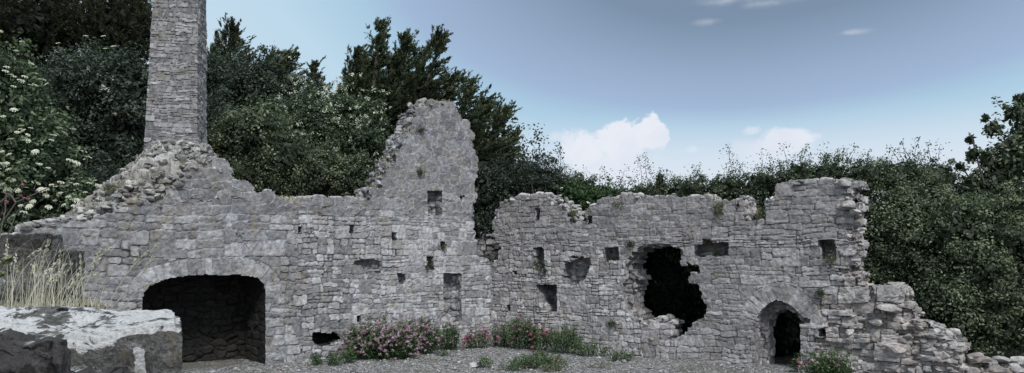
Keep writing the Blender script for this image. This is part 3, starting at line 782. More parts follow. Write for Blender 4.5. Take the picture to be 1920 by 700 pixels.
def shrub(name, label, cat, D, blobs, mat, leaf=.06, dens=1., seed=1, depth=1.0, group=None, shoots=0, trunk=True, tonebase=.42, blossom=None, nbl=0, umbels=0, clump=.40, wind=0):
    """blobs: (px,py,rx,ry) in photo pixels at distance D -> real ellipsoids there"""
    r = np.random.default_rng(seed); m = D / F
    B = []
    for bb in blobs:
        x, y, rx, ry = bb[:4]; dd = bb[4] if len(bb) > 4 else 0
        c = at(x, y, D + dd); B.append((c, np.array([rx * m, min(max(rx, ry) * .8, 150) * m * depth, ry * m])))
    base = np.array([np.mean([b[0][0] for b in B]), D, 0.])
    root = empty(name, base, label, cat, group)
    parts = []; allC = []
    for c, rr in B:
        area = 4 * math.pi * ((rr[0] * rr[1]) ** 1.6 + (rr[0] * rr[2]) ** 1.6 + (rr[1] * rr[2]) ** 1.6) ** (1 / 1.6) / 3 ** (1 / 1.6)
        cl = min(clump, .45 * rr.min()); nc = max(14, int(area / (cl * cl) * .72))
        d = unit(r.normal(size=(nc, 3))); q = r.uniform(.66, 1.1, nc) + .10 * vnoise(d * 2.6 + seed, seed)
        q = q + r.normal(0, .07, nc); Cc = c + d * rr * q[:, None] ; Cc = Cc[Cc[:, 2] > .15]
        if not len(Cc): continue
        rc = cl * r.uniform(.45, 1.2, len(Cc)); tn = tonebase + r.normal(0, .15, len(Cc))
        nl = int(area * 2.6 / (leaf * leaf * .3) * dens * .36); nl = min(nl, 60000)
        (q3, P, nrm) = leafcloud(r, Cc, rc, nl, leaf, tone=tn); parts.append(q3); allC.append(Cc)
        # bigger inner leaves close the crown
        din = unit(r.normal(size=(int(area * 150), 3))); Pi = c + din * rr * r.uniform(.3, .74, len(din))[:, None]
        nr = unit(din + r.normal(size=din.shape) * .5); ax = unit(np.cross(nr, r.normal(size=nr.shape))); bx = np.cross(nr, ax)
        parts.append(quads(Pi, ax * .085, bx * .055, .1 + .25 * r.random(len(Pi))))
        # shoots with spaced leaves rising out of the top
        ns = int(shoots * rr[0] * 2)
        for k in range(ns):
            a = r.uniform(0, 6.28); q_ = r.uniform(0, .95); p0 = c + rr * np.array([math.cos(a) * q_, math.sin(a) * q_, math.sqrt(1 - q_ * q_) * .85])
            L = r.uniform(.12, .5) * (1.7 if r.random() > .85 else 1); dr = unit(np.array([r.normal(0, .45) + wind, r.normal(0, .25), 1.]))
            nn = int(L / leaf * 5.5); t = r.random(nn)
            pp = p0 + dr * (t * L)[:, None] + r.normal(size=(nn, 3)) * (.03 + .11 * (1 - t))[:, None] * r.uniform(.7, 1.8)
            nr = unit(r.normal(size=(nn, 3)) + [0, 0, .5]); ax = unit(np.cross(nr, r.normal(size=(nn, 3)))); bx = np.cross(nr, ax)
            s = leaf * r.uniform(.6, 1.2, nn) * .5
            parts.append(quads(pp, ax * s[:, None], bx * s[:, None] * .6, np.clip(r.normal(tonebase, .15, nn), 0, 1)))
            parts.append(tube([p0, p0 + dr * L * .5 + r.normal(size=3) * .02, p0 + dr * L], [.008, .006, .002], .0, 3))
    V, Fq, T = join(parts)
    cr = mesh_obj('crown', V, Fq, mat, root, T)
    Call = np.concatenate(allC)
    if trunk:
        tp = []
        top = B[int(np.argmax([b[0][2] for b in B]))][0]
        mid = base * .6 + np.array([top[0], top[1], 0]) * .4
        h = max(top[2] * .75, .5); rb = .05 + .022 * h
        tp.append(tube([base, mid * [1, 1, 0] + [0, 0, h * .5], np.array([top[0], top[1], h])], [rb, rb * .75, rb * .35], .5, 8))
        for k in r.choice(len(Call), min(9, len(Call)), replace=False):
            s0 = mid * [1, 1, 0] + [0, 0, h * r.uniform(.25, .8)]; e = Call[k]
            tp.append(tube([s0, (s0 + e) / 2 + [0, 0, .15], e], [rb * .45, rb * .3, .008], .5, 5))
        V, Fq, T = join(tp); mesh_obj('trunk', V, Fq, L_bark, root, T, smooth=True)
    def surf(n, front=True):
        pts, ns = [], []
        while len(pts) < n:
            c, rr = B[r.integers(len(B))]; d = unit(r.normal(size=3))
            if front and d[1] > .15: continue
            p = c + d * rr * 1.14
            if any((((p - c2) / r2) ** 2).sum() < .8 for c2, r2 in B if c2 is not c): continue
            if p[2] < .3: continue
            pts.append(p); ns.append(unit(d + [0, 0, .5]))
        return np.array(pts), np.array(ns)
    if nbl:
        pts, _ = surf(nbl); cl = pts[r.integers(0, max(3, nbl // 9), nbl)] + r.normal(size=(nbl, 3)) * np.array([.22, .12, .26])
        q3, P, nr = leafcloud(r, cl, np.full(len(cl), .07), nbl * 9, .045, tone=np.full(len(cl), .5))
        b_ = mesh_obj('blossom', *q3[:2], L_white, root, q3[2]); b_['kind'] = 'stuff'
    if umbels:
        pts, ns = surf(umbels); first = None
        for p, nn in zip(pts, ns):
            if first is None:
                kk = 90; rad = .075 * np.sqrt(r.random(kk)); an = r.uniform(0, 6.28, kk)
                Pc = np.stack([rad * np.cos(an), rad * np.sin(an), -rad ** 2 * 3 + r.normal(0, .004, kk)], 1)
                nr = unit(np.stack([r.normal(0, .35, kk), r.normal(0, .35, kk), np.ones(kk)], 1)); ax = unit(np.cross(nr, r.normal(size=(kk, 3)))); bx = np.cross(nr, ax)
                q3 = quads(Pc, ax * .014, bx * .013, r.uniform(.3, 1, kk))
                tb = tube([[0, 0, -.14], [0, 0, -.01]], [.004, .003], 0, 4)
                V, Fq, T = join([q3, tb]); o = mesh_obj('flower_head', V, Fq, L_white, None, T); first = o
            else:
                o = first.copy(); C.objects.link(o)
            o.parent = root; o.matrix_parent_inverse.identity()
            o.location = p - base
            z = unit(nn * .7 + r.normal(size=3) * .2 + np.array([0, -.15, .8])); o.rotation_euler = (math.acos(np.clip(z[2], -1, 1)), 0, math.atan2(z[0], -z[1]))
            o.scale = (r.uniform(.5, .92),) * 3
    return root

def cypress(name, label, cat, D, spires, body, mat, seed, group=None, wind=.35, blade=.12, n_sp=1.):
    """spires: (tip px, tip py, base px, base py, halfwidth px)"""
    r = np.random.default_rng(seed); m = D / F; parts = []; tr = []
    base = at(np.mean([s[2] for s in spires]), 480, D) * [1, 1, 0]
    root = empty(name, base, label, cat, group)
    def spray(p0, dr, L, rad, n, tn):
        # a main twig carrying side twigs, each a feather of small scale leaves
        nb = max(5, n // 11); t = r.random(nb) ** .85; curve = np.array([wind * .8, 0, .15])
        A0 = p0 + dr * (t * L)[:, None] + curve * ((t ** 2) * L * .6)[:, None]
        sd = r.normal(size=(nb, 3)); sd -= (sd @ dr)[:, None] * dr; sd = unit(sd) * [1, 1, .55]
        bd = unit(dr * .9 + curve * .5 + sd * r.uniform(.3, .8, nb)[:, None] + [0, 0, -.08]); bl = (rad * 1.5 * (1.15 - t * .7)) * r.uniform(.6, 1.4, nb)
        k = np.repeat(np.arange(nb), 11); u = r.random(len(k))
        P = A0[k] + bd[k] * (u * bl[k])[:, None] + r.normal(size=(len(k), 3)) * .012
        ax = unit(bd[k] + r.normal(size=(len(k), 3)) * .22); bx = unit(np.cross(ax, r.normal(size=(len(k), 3))))
        s = blade * r.uniform(.45, 1.1, len(k)) * (1 - .4 * u)
        parts.append(quads(P, ax * (s / 2)[:, None], bx * (s * .13)[:, None], np.clip(tn + .3 * (t[k] - .4) + .15 * (u - .5) + r.normal(0, .12, len(k)), 0, 1)))
    for (tx, ty, bx_, by, hw) in spires:
        T0 = at(tx, ty, D); B0 = at(bx_, by, D); B0[1] += r.uniform(-.4, .4); T0[1] = B0[1]
        Ls = np.linalg.norm(T0 - B0); w = hw * m
        ns = int(66 * Ls * w * n_sp + 26)
        for k in range(ns):
            f = r.random() ** .85; rr = w * (1 - f) ** .9 + .05
            a = r.uniform(0, 6.28); q = r.uniform(.15, .95)
            ax = B0 + (T0 - B0) * f; dr = unit(np.array([math.cos(a) * 1. + wind * 1.3, math.sin(a) * 1., .38 + .75 * f + r.normal(0, .2)]))
            L = (.26 + .55 * rr) * r.uniform(.5, 1.1) * (1.6 if r.random() > .86 else 1)
            p0 = ax + np.array([math.cos(a), math.sin(a), 0]) * rr * q * .8
            spray(p0, dr, L, .05 + .17 * L, int(80 + 110 * L), .46 + r.normal(0, .12))
        for k in range(26):
            f = r.uniform(0, .34); ww = .04 + w * .55 * f
            spray(T0 - (T0 - B0) * f - [0, 0, .28] + r.normal(size=3) * ww * .6, unit(np.array([wind * r.uniform(.1, 1.2) + r.normal(0, .12), r.normal(0, .15), 1.2])), r.uniform(.3, .62), .05, 110, .5)
        tr.append(tube([base + [0, B0[1] - D, 0], B0, T0 - [0, 0, .3]], [.16, .10, .012], .4, 7))
    for (x, y, rx, ry) in body:
        c = at(x, y, D); rr = np.array([rx * m, max(rx, ry) * m * .75, ry * m]); area = 12 * (rr[0] * rr[2])
        for k in range(int(area * 12 * n_sp)):
            d = unit(r.normal(size=3)); p0 = c + d * rr * r.uniform(.55, .9)
            dr = unit(d * [1, 1, .4] + np.array([wind, 0, .55]) + r.normal(size=3) * .15)
            spray(p0, dr, r.uniform(.35, .8), .12, 150, .42 + r.normal(0, .14))
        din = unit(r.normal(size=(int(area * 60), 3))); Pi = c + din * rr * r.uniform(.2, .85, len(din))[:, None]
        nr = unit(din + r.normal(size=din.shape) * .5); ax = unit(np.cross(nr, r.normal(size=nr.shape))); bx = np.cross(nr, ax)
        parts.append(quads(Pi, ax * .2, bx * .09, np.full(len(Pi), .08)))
    V, Fq, T = join(parts); k = V.reshape(-1, 4, 3)[:, :, 2].min(1) > 0
    mesh_obj('crown', V, Fq[k], mat, root, T)
    V, Fq, T = join(tr); mesh_obj('trunk', V, Fq, L_bark, root, T, smooth=True)
    return root

# left side
shrub('elder_tree', 'elder bush with flat cream flower heads at the left edge behind the wall', 'bush', 14.0, [(-10, 170, 75, 100), (25, 250, 80, 110), (80, 330, 75, 100), (30, 390, 120, 90), (150, 390, 55, 50)], L_mid, .085, 1.0, 101, umbels=230, tonebase=.6)
shrub('elder_tree', 'tall dark bush with a few faded blossoms just left of the chimney', 'bush', 17.5, [(180, 170, 95, 90), (235, 180, 60, 85), (150, 260, 85, 110), (235, 280, 60, 90), (200, 380, 110, 90)], L_dark, .08, 1.0, 102, nbl=70, umbels=12)
cypress('conifer_tree', 'dark conifer rising out of the frame behind the bushes at top left', 'tree', 25, [(60, -60, 60, 60, 90), (-20, -40, -10, 90, 80), (130, -50, 125, 90, 80)], [(50, 60, 110, 60), (50, 180, 120, 120)], L_cypd, 103, 'conifers at the top left', wind=.2)
cypress('conifer_tree', 'dark conifer directly behind the upper chimney stack', 'tree', 25, [(215, -50, 210, 90, 80), (262, -10, 255, 110, 45)], [(215, 70, 75, 70), (215, 200, 90, 110)], L_cypd, 104, 'conifers at the top left', wind=.25)
shrub('dark_shrub', 'dark undergrowth shrub behind the wall left of the rubble mound', 'bush', 15.5, [(120, 400, 110, 60), (230, 400, 90, 90)], L_dark, .07, .9, 105, tonebase=.3)
# centre left
cypress('ivy_clad_tree', 'dark ivy clad tree with a feathery tip just right of the chimney', 'tree', 22, [(425, 45, 415, 150, 38), (395, 90, 400, 180, 30)], [(420, 150, 50, 60), (440, 250, 70, 110)], L_cypd, 106, wind=.3)
shrub('ivy_clad_tree', 'rounded dark tree draped in creeper behind the shrub right of the chimney', 'tree', 21, [(440, 160, 65, 65), (500, 160, 50, 60), (545, 200, 45, 55), (480, 260, 100, 110)], L_dark, .075, 1., 107, shoots=4, nbl=12, tonebase=.46, wind=.3)
cypress('ivy_clad_tree', 'feathery tipped tree leaning over the creeper draped crown', 'tree', 22.5, [(528, 98, 505, 170, 30), (505, 110, 490, 180, 26)], [(510, 190, 60, 70)], L_cyp, 108, wind=.8)
cypress('spruce_tree', 'small distant spire shaped conifer on the skyline', 'tree', 30, [(588, 122, 588, 190, 18)], [(590, 220, 40, 60)], L_cypd, 109, wind=.0)
shrub('leafy_shrub', 'large rounded leafy shrub right of the chimney', 'bush', 17.5, [(470, 255, 80, 72), (430, 300, 60, 60), (520, 300, 70, 65), (460, 340, 80, 60)], L_hedge, .065, 1., 110, tonebase=.5, shoots=1.5)
shrub('flowering_climber_tree', 'tree smothered in drooping white climbing blossom', 'tree', 19.5, [(600, 230, 50, 55), (650, 225, 55, 55), (630, 280, 70, 60), (690, 260, 40, 70), (570, 210, 40, 40)], L_mid, .065, 1., 111, nbl=340, tonebase=.45)
shrub('leafy_shrub', 'low green shrub behind the level wall top left of the gable', 'bush', 17.6, [(600, 325, 60, 45), (650, 330, 50, 45), (560, 350, 50, 40)], L_hedge, .06, 1., 112, tonebase=.52, nbl=8)
cypress('cypress_tree', 'large windswept cypress with several pointed tips behind the gable', 'tree', 22, [(714, 56, 706, 170, 22), (757, 72, 746, 180, 26), (824, 76, 795, 190, 34), (670, 104, 680, 200, 28), (782, 98, 768, 190, 24), (645, 134, 658, 220, 26), (846, 150, 810, 260, 36), (735, 110, 728, 190, 26), (695, 118, 695, 190, 24)],
        [(738, 188, 72, 48), (720, 270, 80, 90), (795, 215, 45, 70)], L_cyp, 113, wind=.45, n_sp=1.15)
cypress('cypress_tree', 'leaning cypress with combed branches right of the gable', 'tree', 21, [(870, 150, 868, 280, 26), (942, 212, 890, 310, 24), (962, 250, 900, 335, 22), (905, 186, 880, 290, 24), (950, 290, 900, 355, 22)], [(885, 320, 50, 70), (880, 260, 30, 60)], L_cyp, 114, wind=.6)
shrub('dark_shrub', 'dark shrub filling the gap between gable and right wall', 'bush', 20.5, [(915, 370, 50, 60), (950, 350, 55, 50), (910, 440, 60, 70), (985, 360, 50, 50)], L_dark, .065, 1., 115, shoots=3, tonebase=.35)
shrub('thorn_bush', 'thin twiggy bush on the skyline above the left end of the right wall', 'bush', 20, [(1010, 345, 40, 40), (1040, 350, 35, 32)], L_dark, .05, .7, 116, shoots=14, tonebase=.3, wind=-.3)
shrub('elder_tree', 'young elder with two cream flower heads in the dip of the right wall', 'bush', 18.6, [(1095, 385, 32, 32), (1075, 370, 25, 25), (1130, 375, 35, 25)], L_weed, .08, .9, 117, umbels=7, shoots=5)
# hedge trees behind the right wall
hz = [(1085, 352, 45, 26, 19.5), (1150, 372, 50, 20, 19), (1215, 368, 50, 24, 18.6), (1290, 360, 50, 30, 18.2), (1362, 358, 50, 34, 17.8), (1430, 350, 48, 34, 17.4), (1500, 340, 48, 44, 17), (1560, 335, 48, 40, 16.7), (1622, 335, 50, 40, 16.4), (1690, 335, 52, 42, 16.6), (1755, 340, 50, 44, 16.8)]
hl = ['thin scrubby hedge bush in the dip beyond the right wall', 'low hedge bush behind the wall head above the two small square recesses', 'hedge bush rising directly above the recess row left of the big hole', 'hedge bush standing above the big ragged hole', 'hedge bush behind the wall plant tuft near the notch', 'hedge bush behind the square notch in the wall head',
      'tallest thorn bush on the skyline left of the high wall head', 'hedge bush behind the highest part of the right wall', 'hedge bush just past the upper right corner of the wall', 'hedge bush on the skyline above the large leafy mass', 'hedge bush on the skyline beside the tall sycamore']
for k, (x, y, rx, ry, D) in enumerate(hz):
    shrub('hedge_bush', hl[k], 'bush', D, [(x, y, rx, ry), (x, y + 75, rx * 1.15, 60), (x + 5, y + 190, rx * 1.15, 80)], L_hedge, .052, .9, 130 + k, depth=.9, group='hedge bushes along the back of the right wall', shoots=3 + (k * 37 % 5), tonebase=.42)
shrub('hedge_bush', 'spindly upright shoot of bush standing alone on the skyline', 'bush', 18.4, [(1238, 345, 9, 22), (1232, 400, 16, 40)], L_hedge, .05, 1, 160, shoots=10, group='hedge bushes along the back of the right wall')
# leafy mass at right
shrub('leafy_tree', 'broad leafy tree directly right of the crumbling wall end', 'tree', 16.2, [(1665, 430, 75, 75), (1690, 500, 80, 80), (1640, 560, 60, 90), (1720, 390, 70, 60)], L_hedge, .062, 1.1, 170, tonebase=.55, shoots=1.5, clump=.45)
shrub('leafy_tree', 'broad leafy tree filling the right edge below the sycamore', 'tree', 15.2, [(1790, 440, 80, 75), (1870, 450, 80, 80), (1930, 400, 60, 60), (1820, 510, 80, 60), (1780, 560, 80, 70), (1870, 590, 90, 90), (1940, 520, 60, 120)], L_hedge, .066, 1.1, 171, tonebase=.58, shoots=1, clump=.45)
shrub('leafy_tree', 'shaded leafy tree behind the stepped rubble end', 'tree', 17.2, [(1740, 600, 90, 80), (1830, 650, 110, 60), (1780, 400, 70, 60)], L_dark, .06, 1., 172, tonebase=.4)
shrub('sycamore_tree', 'tall sycamore with broad leaves at the upper right corner', 'tree', 16.6, [(1900, 300, 40, 60), (1868, 350, 42, 50), (1920, 390, 50, 60), (1822, 345, 24, 22), (1826, 290, 15, 16), (1820, 262, 9, 10), (1862, 242, 18, 18), (1848, 222, 8, 9), (1905, 212, 24, 20), (1912, 186, 14, 12), (1940, 250, 35, 60), (1800, 312, 8, 8), (1850, 300, 16, 20), (1880, 430, 50, 40)], L_hedge, .10, .8, 173, clump=.26, tonebase=.5, shoots=2)
# bushes added behind the right wall to block sky light, shade painted into leaves
for k, (x, y, rx, ry, D, lb) in enumerate(((1250, 540, 120, 110, 17.4, 'added bush painted shade black, seen through the big ragged hole'), (1470, 620, 95, 110, 16.2, 'added bush painted shade black, seen through the pointed doorway'), (1360, 560, 110, 110, 17.4, 'added bush painted shade black, hidden between hole and doorway'))):
    shrub('shade_bush', lb, 'bush', D, [(x, y, rx, ry), (x, y - 100, rx, 50)], L_shade, .07, .9, 180 + k, depth=.8, tonebase=.1)
# distant fill wood
shrub('wood', 'shaded wood beyond the wall', 'wood', 29, [(x, 400, 110, 170) for x in range(-1000, 1000, 130)], L_dark, .13, .35, 190, trunk=False, tonebase=.3)
shrub('wood', 'low shaded wood beyond the right wall', 'wood', 24, [(x, 470, 120, 105) for x in range(1000, 2300, 130)], L_dark, .12, .35, 191, trunk=False, tonebase=.3)
for o in bpy.data.objects:
    if o.name.startswith('wood'): o['kind'] = 'stuff'

# low plants at the wall foot
def bush(name, label, cat, x, y, w, h, leafmat, fl=None, nfl=0, seed=0, D=None, leaf=.05, group=None, base_z=0.05, spread=.7):
    """low flowering plant: stems, leaves, flower heads. x,y = foot pixel; w,h px"""
    r = np.random.default_rng(seed); D = D or EYE * F / (y - 480) ; m = D / F
    if y > 640: w *= 1.12; h *= 1.06
    p = at(x, y, D); root = empty(name, p, label, cat, group)
    W = w * m / 2; H = h * m; ns = max(10, int(w * h / 70)); parts = []; st = []; tips = []
    for k in range(ns):
        a = r.uniform(0, 6.28); q = math.sqrt(r.random()); b0 = p + np.array([math.cos(a) * q * W * spread, math.sin(a) * q * W * spread * .55, -.02])
        hh = H * (1 - .45 * q * q) * r.uniform(.6, 1.05); tip = b0 + np.array([math.cos(a) * q * W * .35 + r.normal(0, .03), math.sin(a) * q * W * .2, hh])
        mid = (b0 + tip) / 2 + [math.cos(a) * .03, 0, .02]
        st.append(tube([b0, mid, tip], [.006, .005, .003], .6, 3)); tips.append(tip)
        nl = int(14 + hh / .02); t = r.random(nl) ** .8
        P = b0 + (tip - b0) * t[:, None] + r.normal(size=(nl, 3)) * (.028 + .035 * (1 - t))[:, None]
        nr = unit(r.normal(size=(nl, 3)) + [0, -.2, .8]); ax = unit(np.cross(nr, r.normal(size=(nl, 3)))); bx = np.cross(nr, ax)
        s = leaf * r.uniform(.5, 1.2, nl)
        parts.append(quads(P, ax * s[:, None] * .6, bx * s[:, None] * .24, np.clip(.2 + .5 * t + r.normal(0, .15, nl), 0, 1)))
    V, Fq, T = join(parts); mesh_obj('foliage', V, Fq, leafmat, root, T)
    V, Fq, T = join(st); mesh_obj('stems', V, Fq, leafmat, root, T)
    if fl is not None:
        tips = np.array(tips); cc = tips[r.integers(0, len(tips), nfl)] + r.normal(size=(nfl, 3)) * [.05, .04, .05] - np.array([0, .02, 0])
        cc[:, 2] -= np.abs(r.normal(0, .2, nfl)) * H - .02
        cc[:, 1] -= .06; q3, _, _ = leafcloud(r, cc, np.full(nfl, .035), nfl * 22, .027, tone=np.clip(r.normal(.5, .2, nfl), 0, 1), asp=.9)
        b_ = mesh_obj('blossom', *q3[:2], fl, root, q3[2]); b_['kind'] = 'stuff'
    return root
gP = 'plants along the foot of the walls'
bush('valerian_bush', 'large bush covered in pink valerian flowers against the left wall', 'flowering bush', 714, 672, 130, 78, L_weed, L_pink, 400, 201, D=15.4, leaf=.06)
bush('valerian_bush', 'paler pink valerian with loose tall flowers beside the large pink bush', 'flowering bush', 784, 658, 74, 70, L_weed, L_pink, 130, 202, D=16.1, group=gP)
bush('green_weed', 'green leafy weed right of the pink valerian', 'plant', 838, 652, 55, 52, L_weed, L_pink, 6, 203, D=16.6, group=gP)
bush('valerian_bush', 'low crimson valerian at the corner of the two walls', 'flowering bush', 895, 650, 44, 36, L_weed, L_red, 46, 204, D=16.7, group=gP)
bush('green_weed', 'green weed with scattered red flowers in the corner', 'plant', 938, 648, 40, 46, L_weed, L_red, 12, 205, D=16.9, group=gP)
bush('valerian_bush', 'tallest crimson and green valerian below the small left recess', 'flowering bush', 980, 648, 56, 62, L_weed, L_red, 26, 206, D=16.5, group=gP)
bush('valerian_bush', 'loose red valerian beneath the larger left recess', 'flowering bush', 1015, 650, 40, 48, L_weed, L_red, 24, 207, D=16.3, group=gP)
bush('green_weed', 'tall pale green weed right of the red valerian', 'plant', 1056, 655, 62, 50, L_weed, None, 0, 208, D=16.0, group=gP)
bush('green_weed', 'low trailing green weed running along the right wall foot', 'plant', 1108, 664, 60, 30, L_weed, None, 0, 209, D=15.7, group=gP)
bush('green_weed', 'last small green weed before the big hole', 'plant', 1170, 678, 48, 26, L_weed, None, 0, 210, D=15.0, group=gP)
bush('green_weed', 'tuft of green weed by the low hole left of the pink bush', 'plant', 610, 682, 62, 26, L_weed, None, 0, 211, D=14.5, group=gP)
bush('green_weed', 'small green sprig between the low hole and the pink bush', 'plant', 650, 676, 30, 26, L_weed, None, 0, 216, D=14.8, group=gP)
bush('green_weed', 'spreading weed patch growing out of the open gravel', 'plant', 1010, 690, 105, 34, L_weed, L_red, 3, 212, D=14.2, leaf=.05)
bush('green_weed', 'small bright weed alone on the gravel', 'plant', 908, 686, 26, 18, L_weed, None, 0, 213, D=14.1)
bush('valerian_bush', 'thin pink valerian growing in front of the crumbling end', 'flowering bush', 1552, 712, 90, 62, L_weed, L_pink, 26, 214, D=12.6)
bush('valerian_bush', 'single crimson flower sprig leaning into the doorway', 'flowering bush', 1494, 692, 14, 26, L_weed, L_red, 9, 215, D=13.6)
for k, (x, y, w_, h_, lb) in enumerate(((1045, 696, 60, 18, 'low sparse weeds on the gravel right of the weed patch'), (960, 694, 44, 20, 'low sparse weeds on the gravel left of the weed patch'), (832, 668, 22, 14, 'tiny weed on the gravel in front of the green leafy weed'), (1128, 690, 50, 12, 'thin scatter of seedlings on the gravel before the low trailing weed'), (1012, 668, 24, 16, 'small weed between the gravel patch and the red valerian'))):
    bush('green_weed', lb, 'plant', x, y, w_, h_, L_ggrass if k in (0, 3) else L_weed, None, 0, 400 + k, leaf=.04)
# wall plants
wp = [(1346, 402, 24, 36, 'hanging green plant in the slot left of the square notch', frR, 0), (1424, 414, 18, 36, 'leafy plant rooted in the square notch of the wall head', frR, .1), (1160, 388, 26, 18, 'dry brown tuft on the left end of the long wall head', frR, 0), (1181, 462, 14, 14, 'round moss tuft above and left of the big hole', frR, 0),
      (1556, 490, 20, 20, 'green tuft on the sill of the rightmost square recess', frR, 0), (1538, 552, 12, 12, 'small moss tuft on the face right of the door arch', frR, 0), (1018, 510, 14, 12, 'little plant below the tall narrow recess', frR, 0), (1008, 500, 12, 16, 'trailing plant inside the tall narrow recess', frR, .1),
      (1147, 488, 16, 12, 'dark fern in the square recess left of the big hole', frR, .1), (805, 505, 16, 22, 'dark fern in the small hole above the left wall recess', frL, 0), (830, 466, 9, 9, 'tiny moss tuft high on the left wall', frL, 0), (790, 246, 10, 12, 'small dark tuft high on the gable face', frL, 0), (788, 326, 12, 14, 'star shaped dark tuft in the middle of the gable', frL, 0),
      (915, 490, 22, 16, 'green plant on the broken ledge in the corner gap', frL, .1), (1148, 610, 14, 12, 'small green tuft low on the right wall', frR, 0), (1340, 475, 20, 12, 'moss in the wide broken recess right of the big hole', frR, .1), (208, 362, 30, 26, 'grassy tuft on the left flank of the rubble mound', frL, .3),
      (1078, 404, 14, 18, 'dry tuft where the right wall head dips', frR, .1), (448, 322, 16, 22, 'small green plant on the right shoulder of the mound', frL, .3), (1110, 404, 12, 18, 'brown tuft at the start of the long wall head', frR, .1), (1600, 348, 26, 14, 'green plant on the upper right corner of the wall', frR, .2)]
for k, (x, y, w, h, lb, fr, dd) in enumerate(wp):
    s_, z_ = fr.hit(x, y, dd - .03); P_ = fr.w(np.array(s_), np.array(dd - .04), np.array(z_))
    bush('wall_plant', lb, 'plant', x, y, w, h, L_ggrass if k in (2, 0, 1, 4, 16, 17, 19) else L_moss, None, 0, 240 + k, D=P_[1], leaf=.035, group='plants rooted in the walls')

# grass
def grass(pts, H, r, lean=(0, 0), width=.004, seg=5, heads=.3, tone=.5, curl=.35):
    parts = []
    for p in pts:
        h = H * r.uniform(.45, 1.1); a = r.uniform(0, 6.28); b = curl * h * r.random(); dx = math.cos(a) * b + lean[0] * h; dy = math.sin(a) * b + lean[1] * h
        t = np.linspace(0, 1, seg + 1); c = p + np.stack([dx * t ** 2, dy * t ** 2, h * (t - .18 * t ** 3)], 1)
        w = width * (1 - t * .85) / 2; ang = r.uniform(-.8, .8); side = np.array([math.cos(ang), math.sin(ang), 0])
        V = np.empty((2 * (seg + 1), 3)); V[0::2] = c - side * w[:, None]; V[1::2] = c + side * w[:, None]
        k = np.arange(seg) * 2; Fq = np.stack([k, k + 1, k + 3, k + 2], 1); tn = np.clip(tone + r.normal(0, .2), 0, 1)
        parts.append((V, Fq, np.tile([tn, 0, 0], (len(V), 1))))
        if r.random() < heads:
            d = unit(c[-1] - c[-2]); nn = 26; tt = r.random(nn); L = h * .22
            P = c[-1] - d * (tt * L)[:, None] + r.normal(size=(nn, 3)) * .004; ax = unit(d + r.normal(size=(nn, 3)) * .3); bx = unit(np.cross(ax, r.normal(size=(nn, 3))))
            parts.append(quads(P, ax * .008, bx * .0025, np.clip(r.normal(tone + .1, .15, nn), 0, 1)))
    return join(parts)
r = np.random.default_rng(5)
# grass on wall heads
def tops(fr, x0, x1, y0, y1, n, d1, H, seed, name, label, mat, tone=.5):
    r = np.random.default_rng(seed); pts = []
    for k in range(n):
        f = r.random(); s_, z_ = fr.hit(x0 + (x1 - x0) * f, y0 + (y1 - y0) * f, 0); pts.append(fr.w(np.array(s_), np.array(r.uniform(.03, d1)), np.array(z_ - .03)))
    V, Fq, T = grass(pts, H, r, width=.012, seg=3, heads=.15, tone=tone, curl=.6); o = mesh_obj(name, V, Fq, mat, None, T); tag(o, label, 'grass', kind='stuff')
tops(frL, 515, 705, 374, 378, 900, .6, .16, 1, 'grass', 'dry grass along the level head of the left wall', L_grass)
tops(frL, 700, 790, 372, 200, 380, .6, .12, 2, 'grass', 'sparse dry grass on the sloping edge of the gable', L_grass, .4)
tops(frL, 795, 855, 192, 192, 160, .5, .14, 3, 'grass', 'wispy dry grass on the tip of the gable', L_grass)
tops(frR, 1140, 1340, 369, 369, 260, .6, .1, 4, 'grass', 'short grass on the head of the right wall', L_ggrass)
pts = []
for k in range(800):
    u_ = r.uniform(-1.9, 1.3); d_ = r.uniform(.1, 1.2)
    if vnoise(np.array([[u_ * 2, d_ * 2, 0]]), 8)[0] < .0: continue
    pts.append(frL.w(np.array(sC + u_), np.array(d_), np.array(float(moundf(np.array(u_), np.array(d_))))))
V, Fq, T = grass(pts, .13, r, width=.012, seg=3, heads=.1); tag(mesh_obj('grass', V, Fq, L_ggrass, None, T), 'dry green grass growing between the rubble under the chimney', 'grass', kind='stuff')

# ================================================================== FOREGROUND
K = 1.5; ZT = EYE - .13 * K
# bank of earth
def bankz(X, Y):
    P = np.stack([X, Y, X * 0], 1)
    e = sstep(-.06, -.5, X + .44 * Y) * sstep(6.6, 4.6, Y) * sstep(2.0, 2.5, Y)
    return (ZT - .06) * e + .05 * fbm(P * 2, 9, 3) * e - .03
nx, ny = 150, 130
X, Y = np.meshgrid(np.linspace(-12, -.7, nx), np.linspace(-1.5, 8.0, ny), indexing='ij'); X = X.ravel(); Y = Y.ravel(); Z = bankz(X, Y)
i, j = np.meshgrid(np.arange(nx - 1), np.arange(ny - 1), indexing='ij'); i = i.ravel(); j = j.ravel()
tag(mesh_obj('grass_bank', np.stack([X, Y, Z], 1), np.stack([i * ny + j, (i + 1) * ny + j, (i + 1) * ny + j + 1, i * ny + j + 1], 1), ground_mat('bank_earth', (.13, .12, .09), (.16, .15, .10), 30), smooth=True), kind='structure')

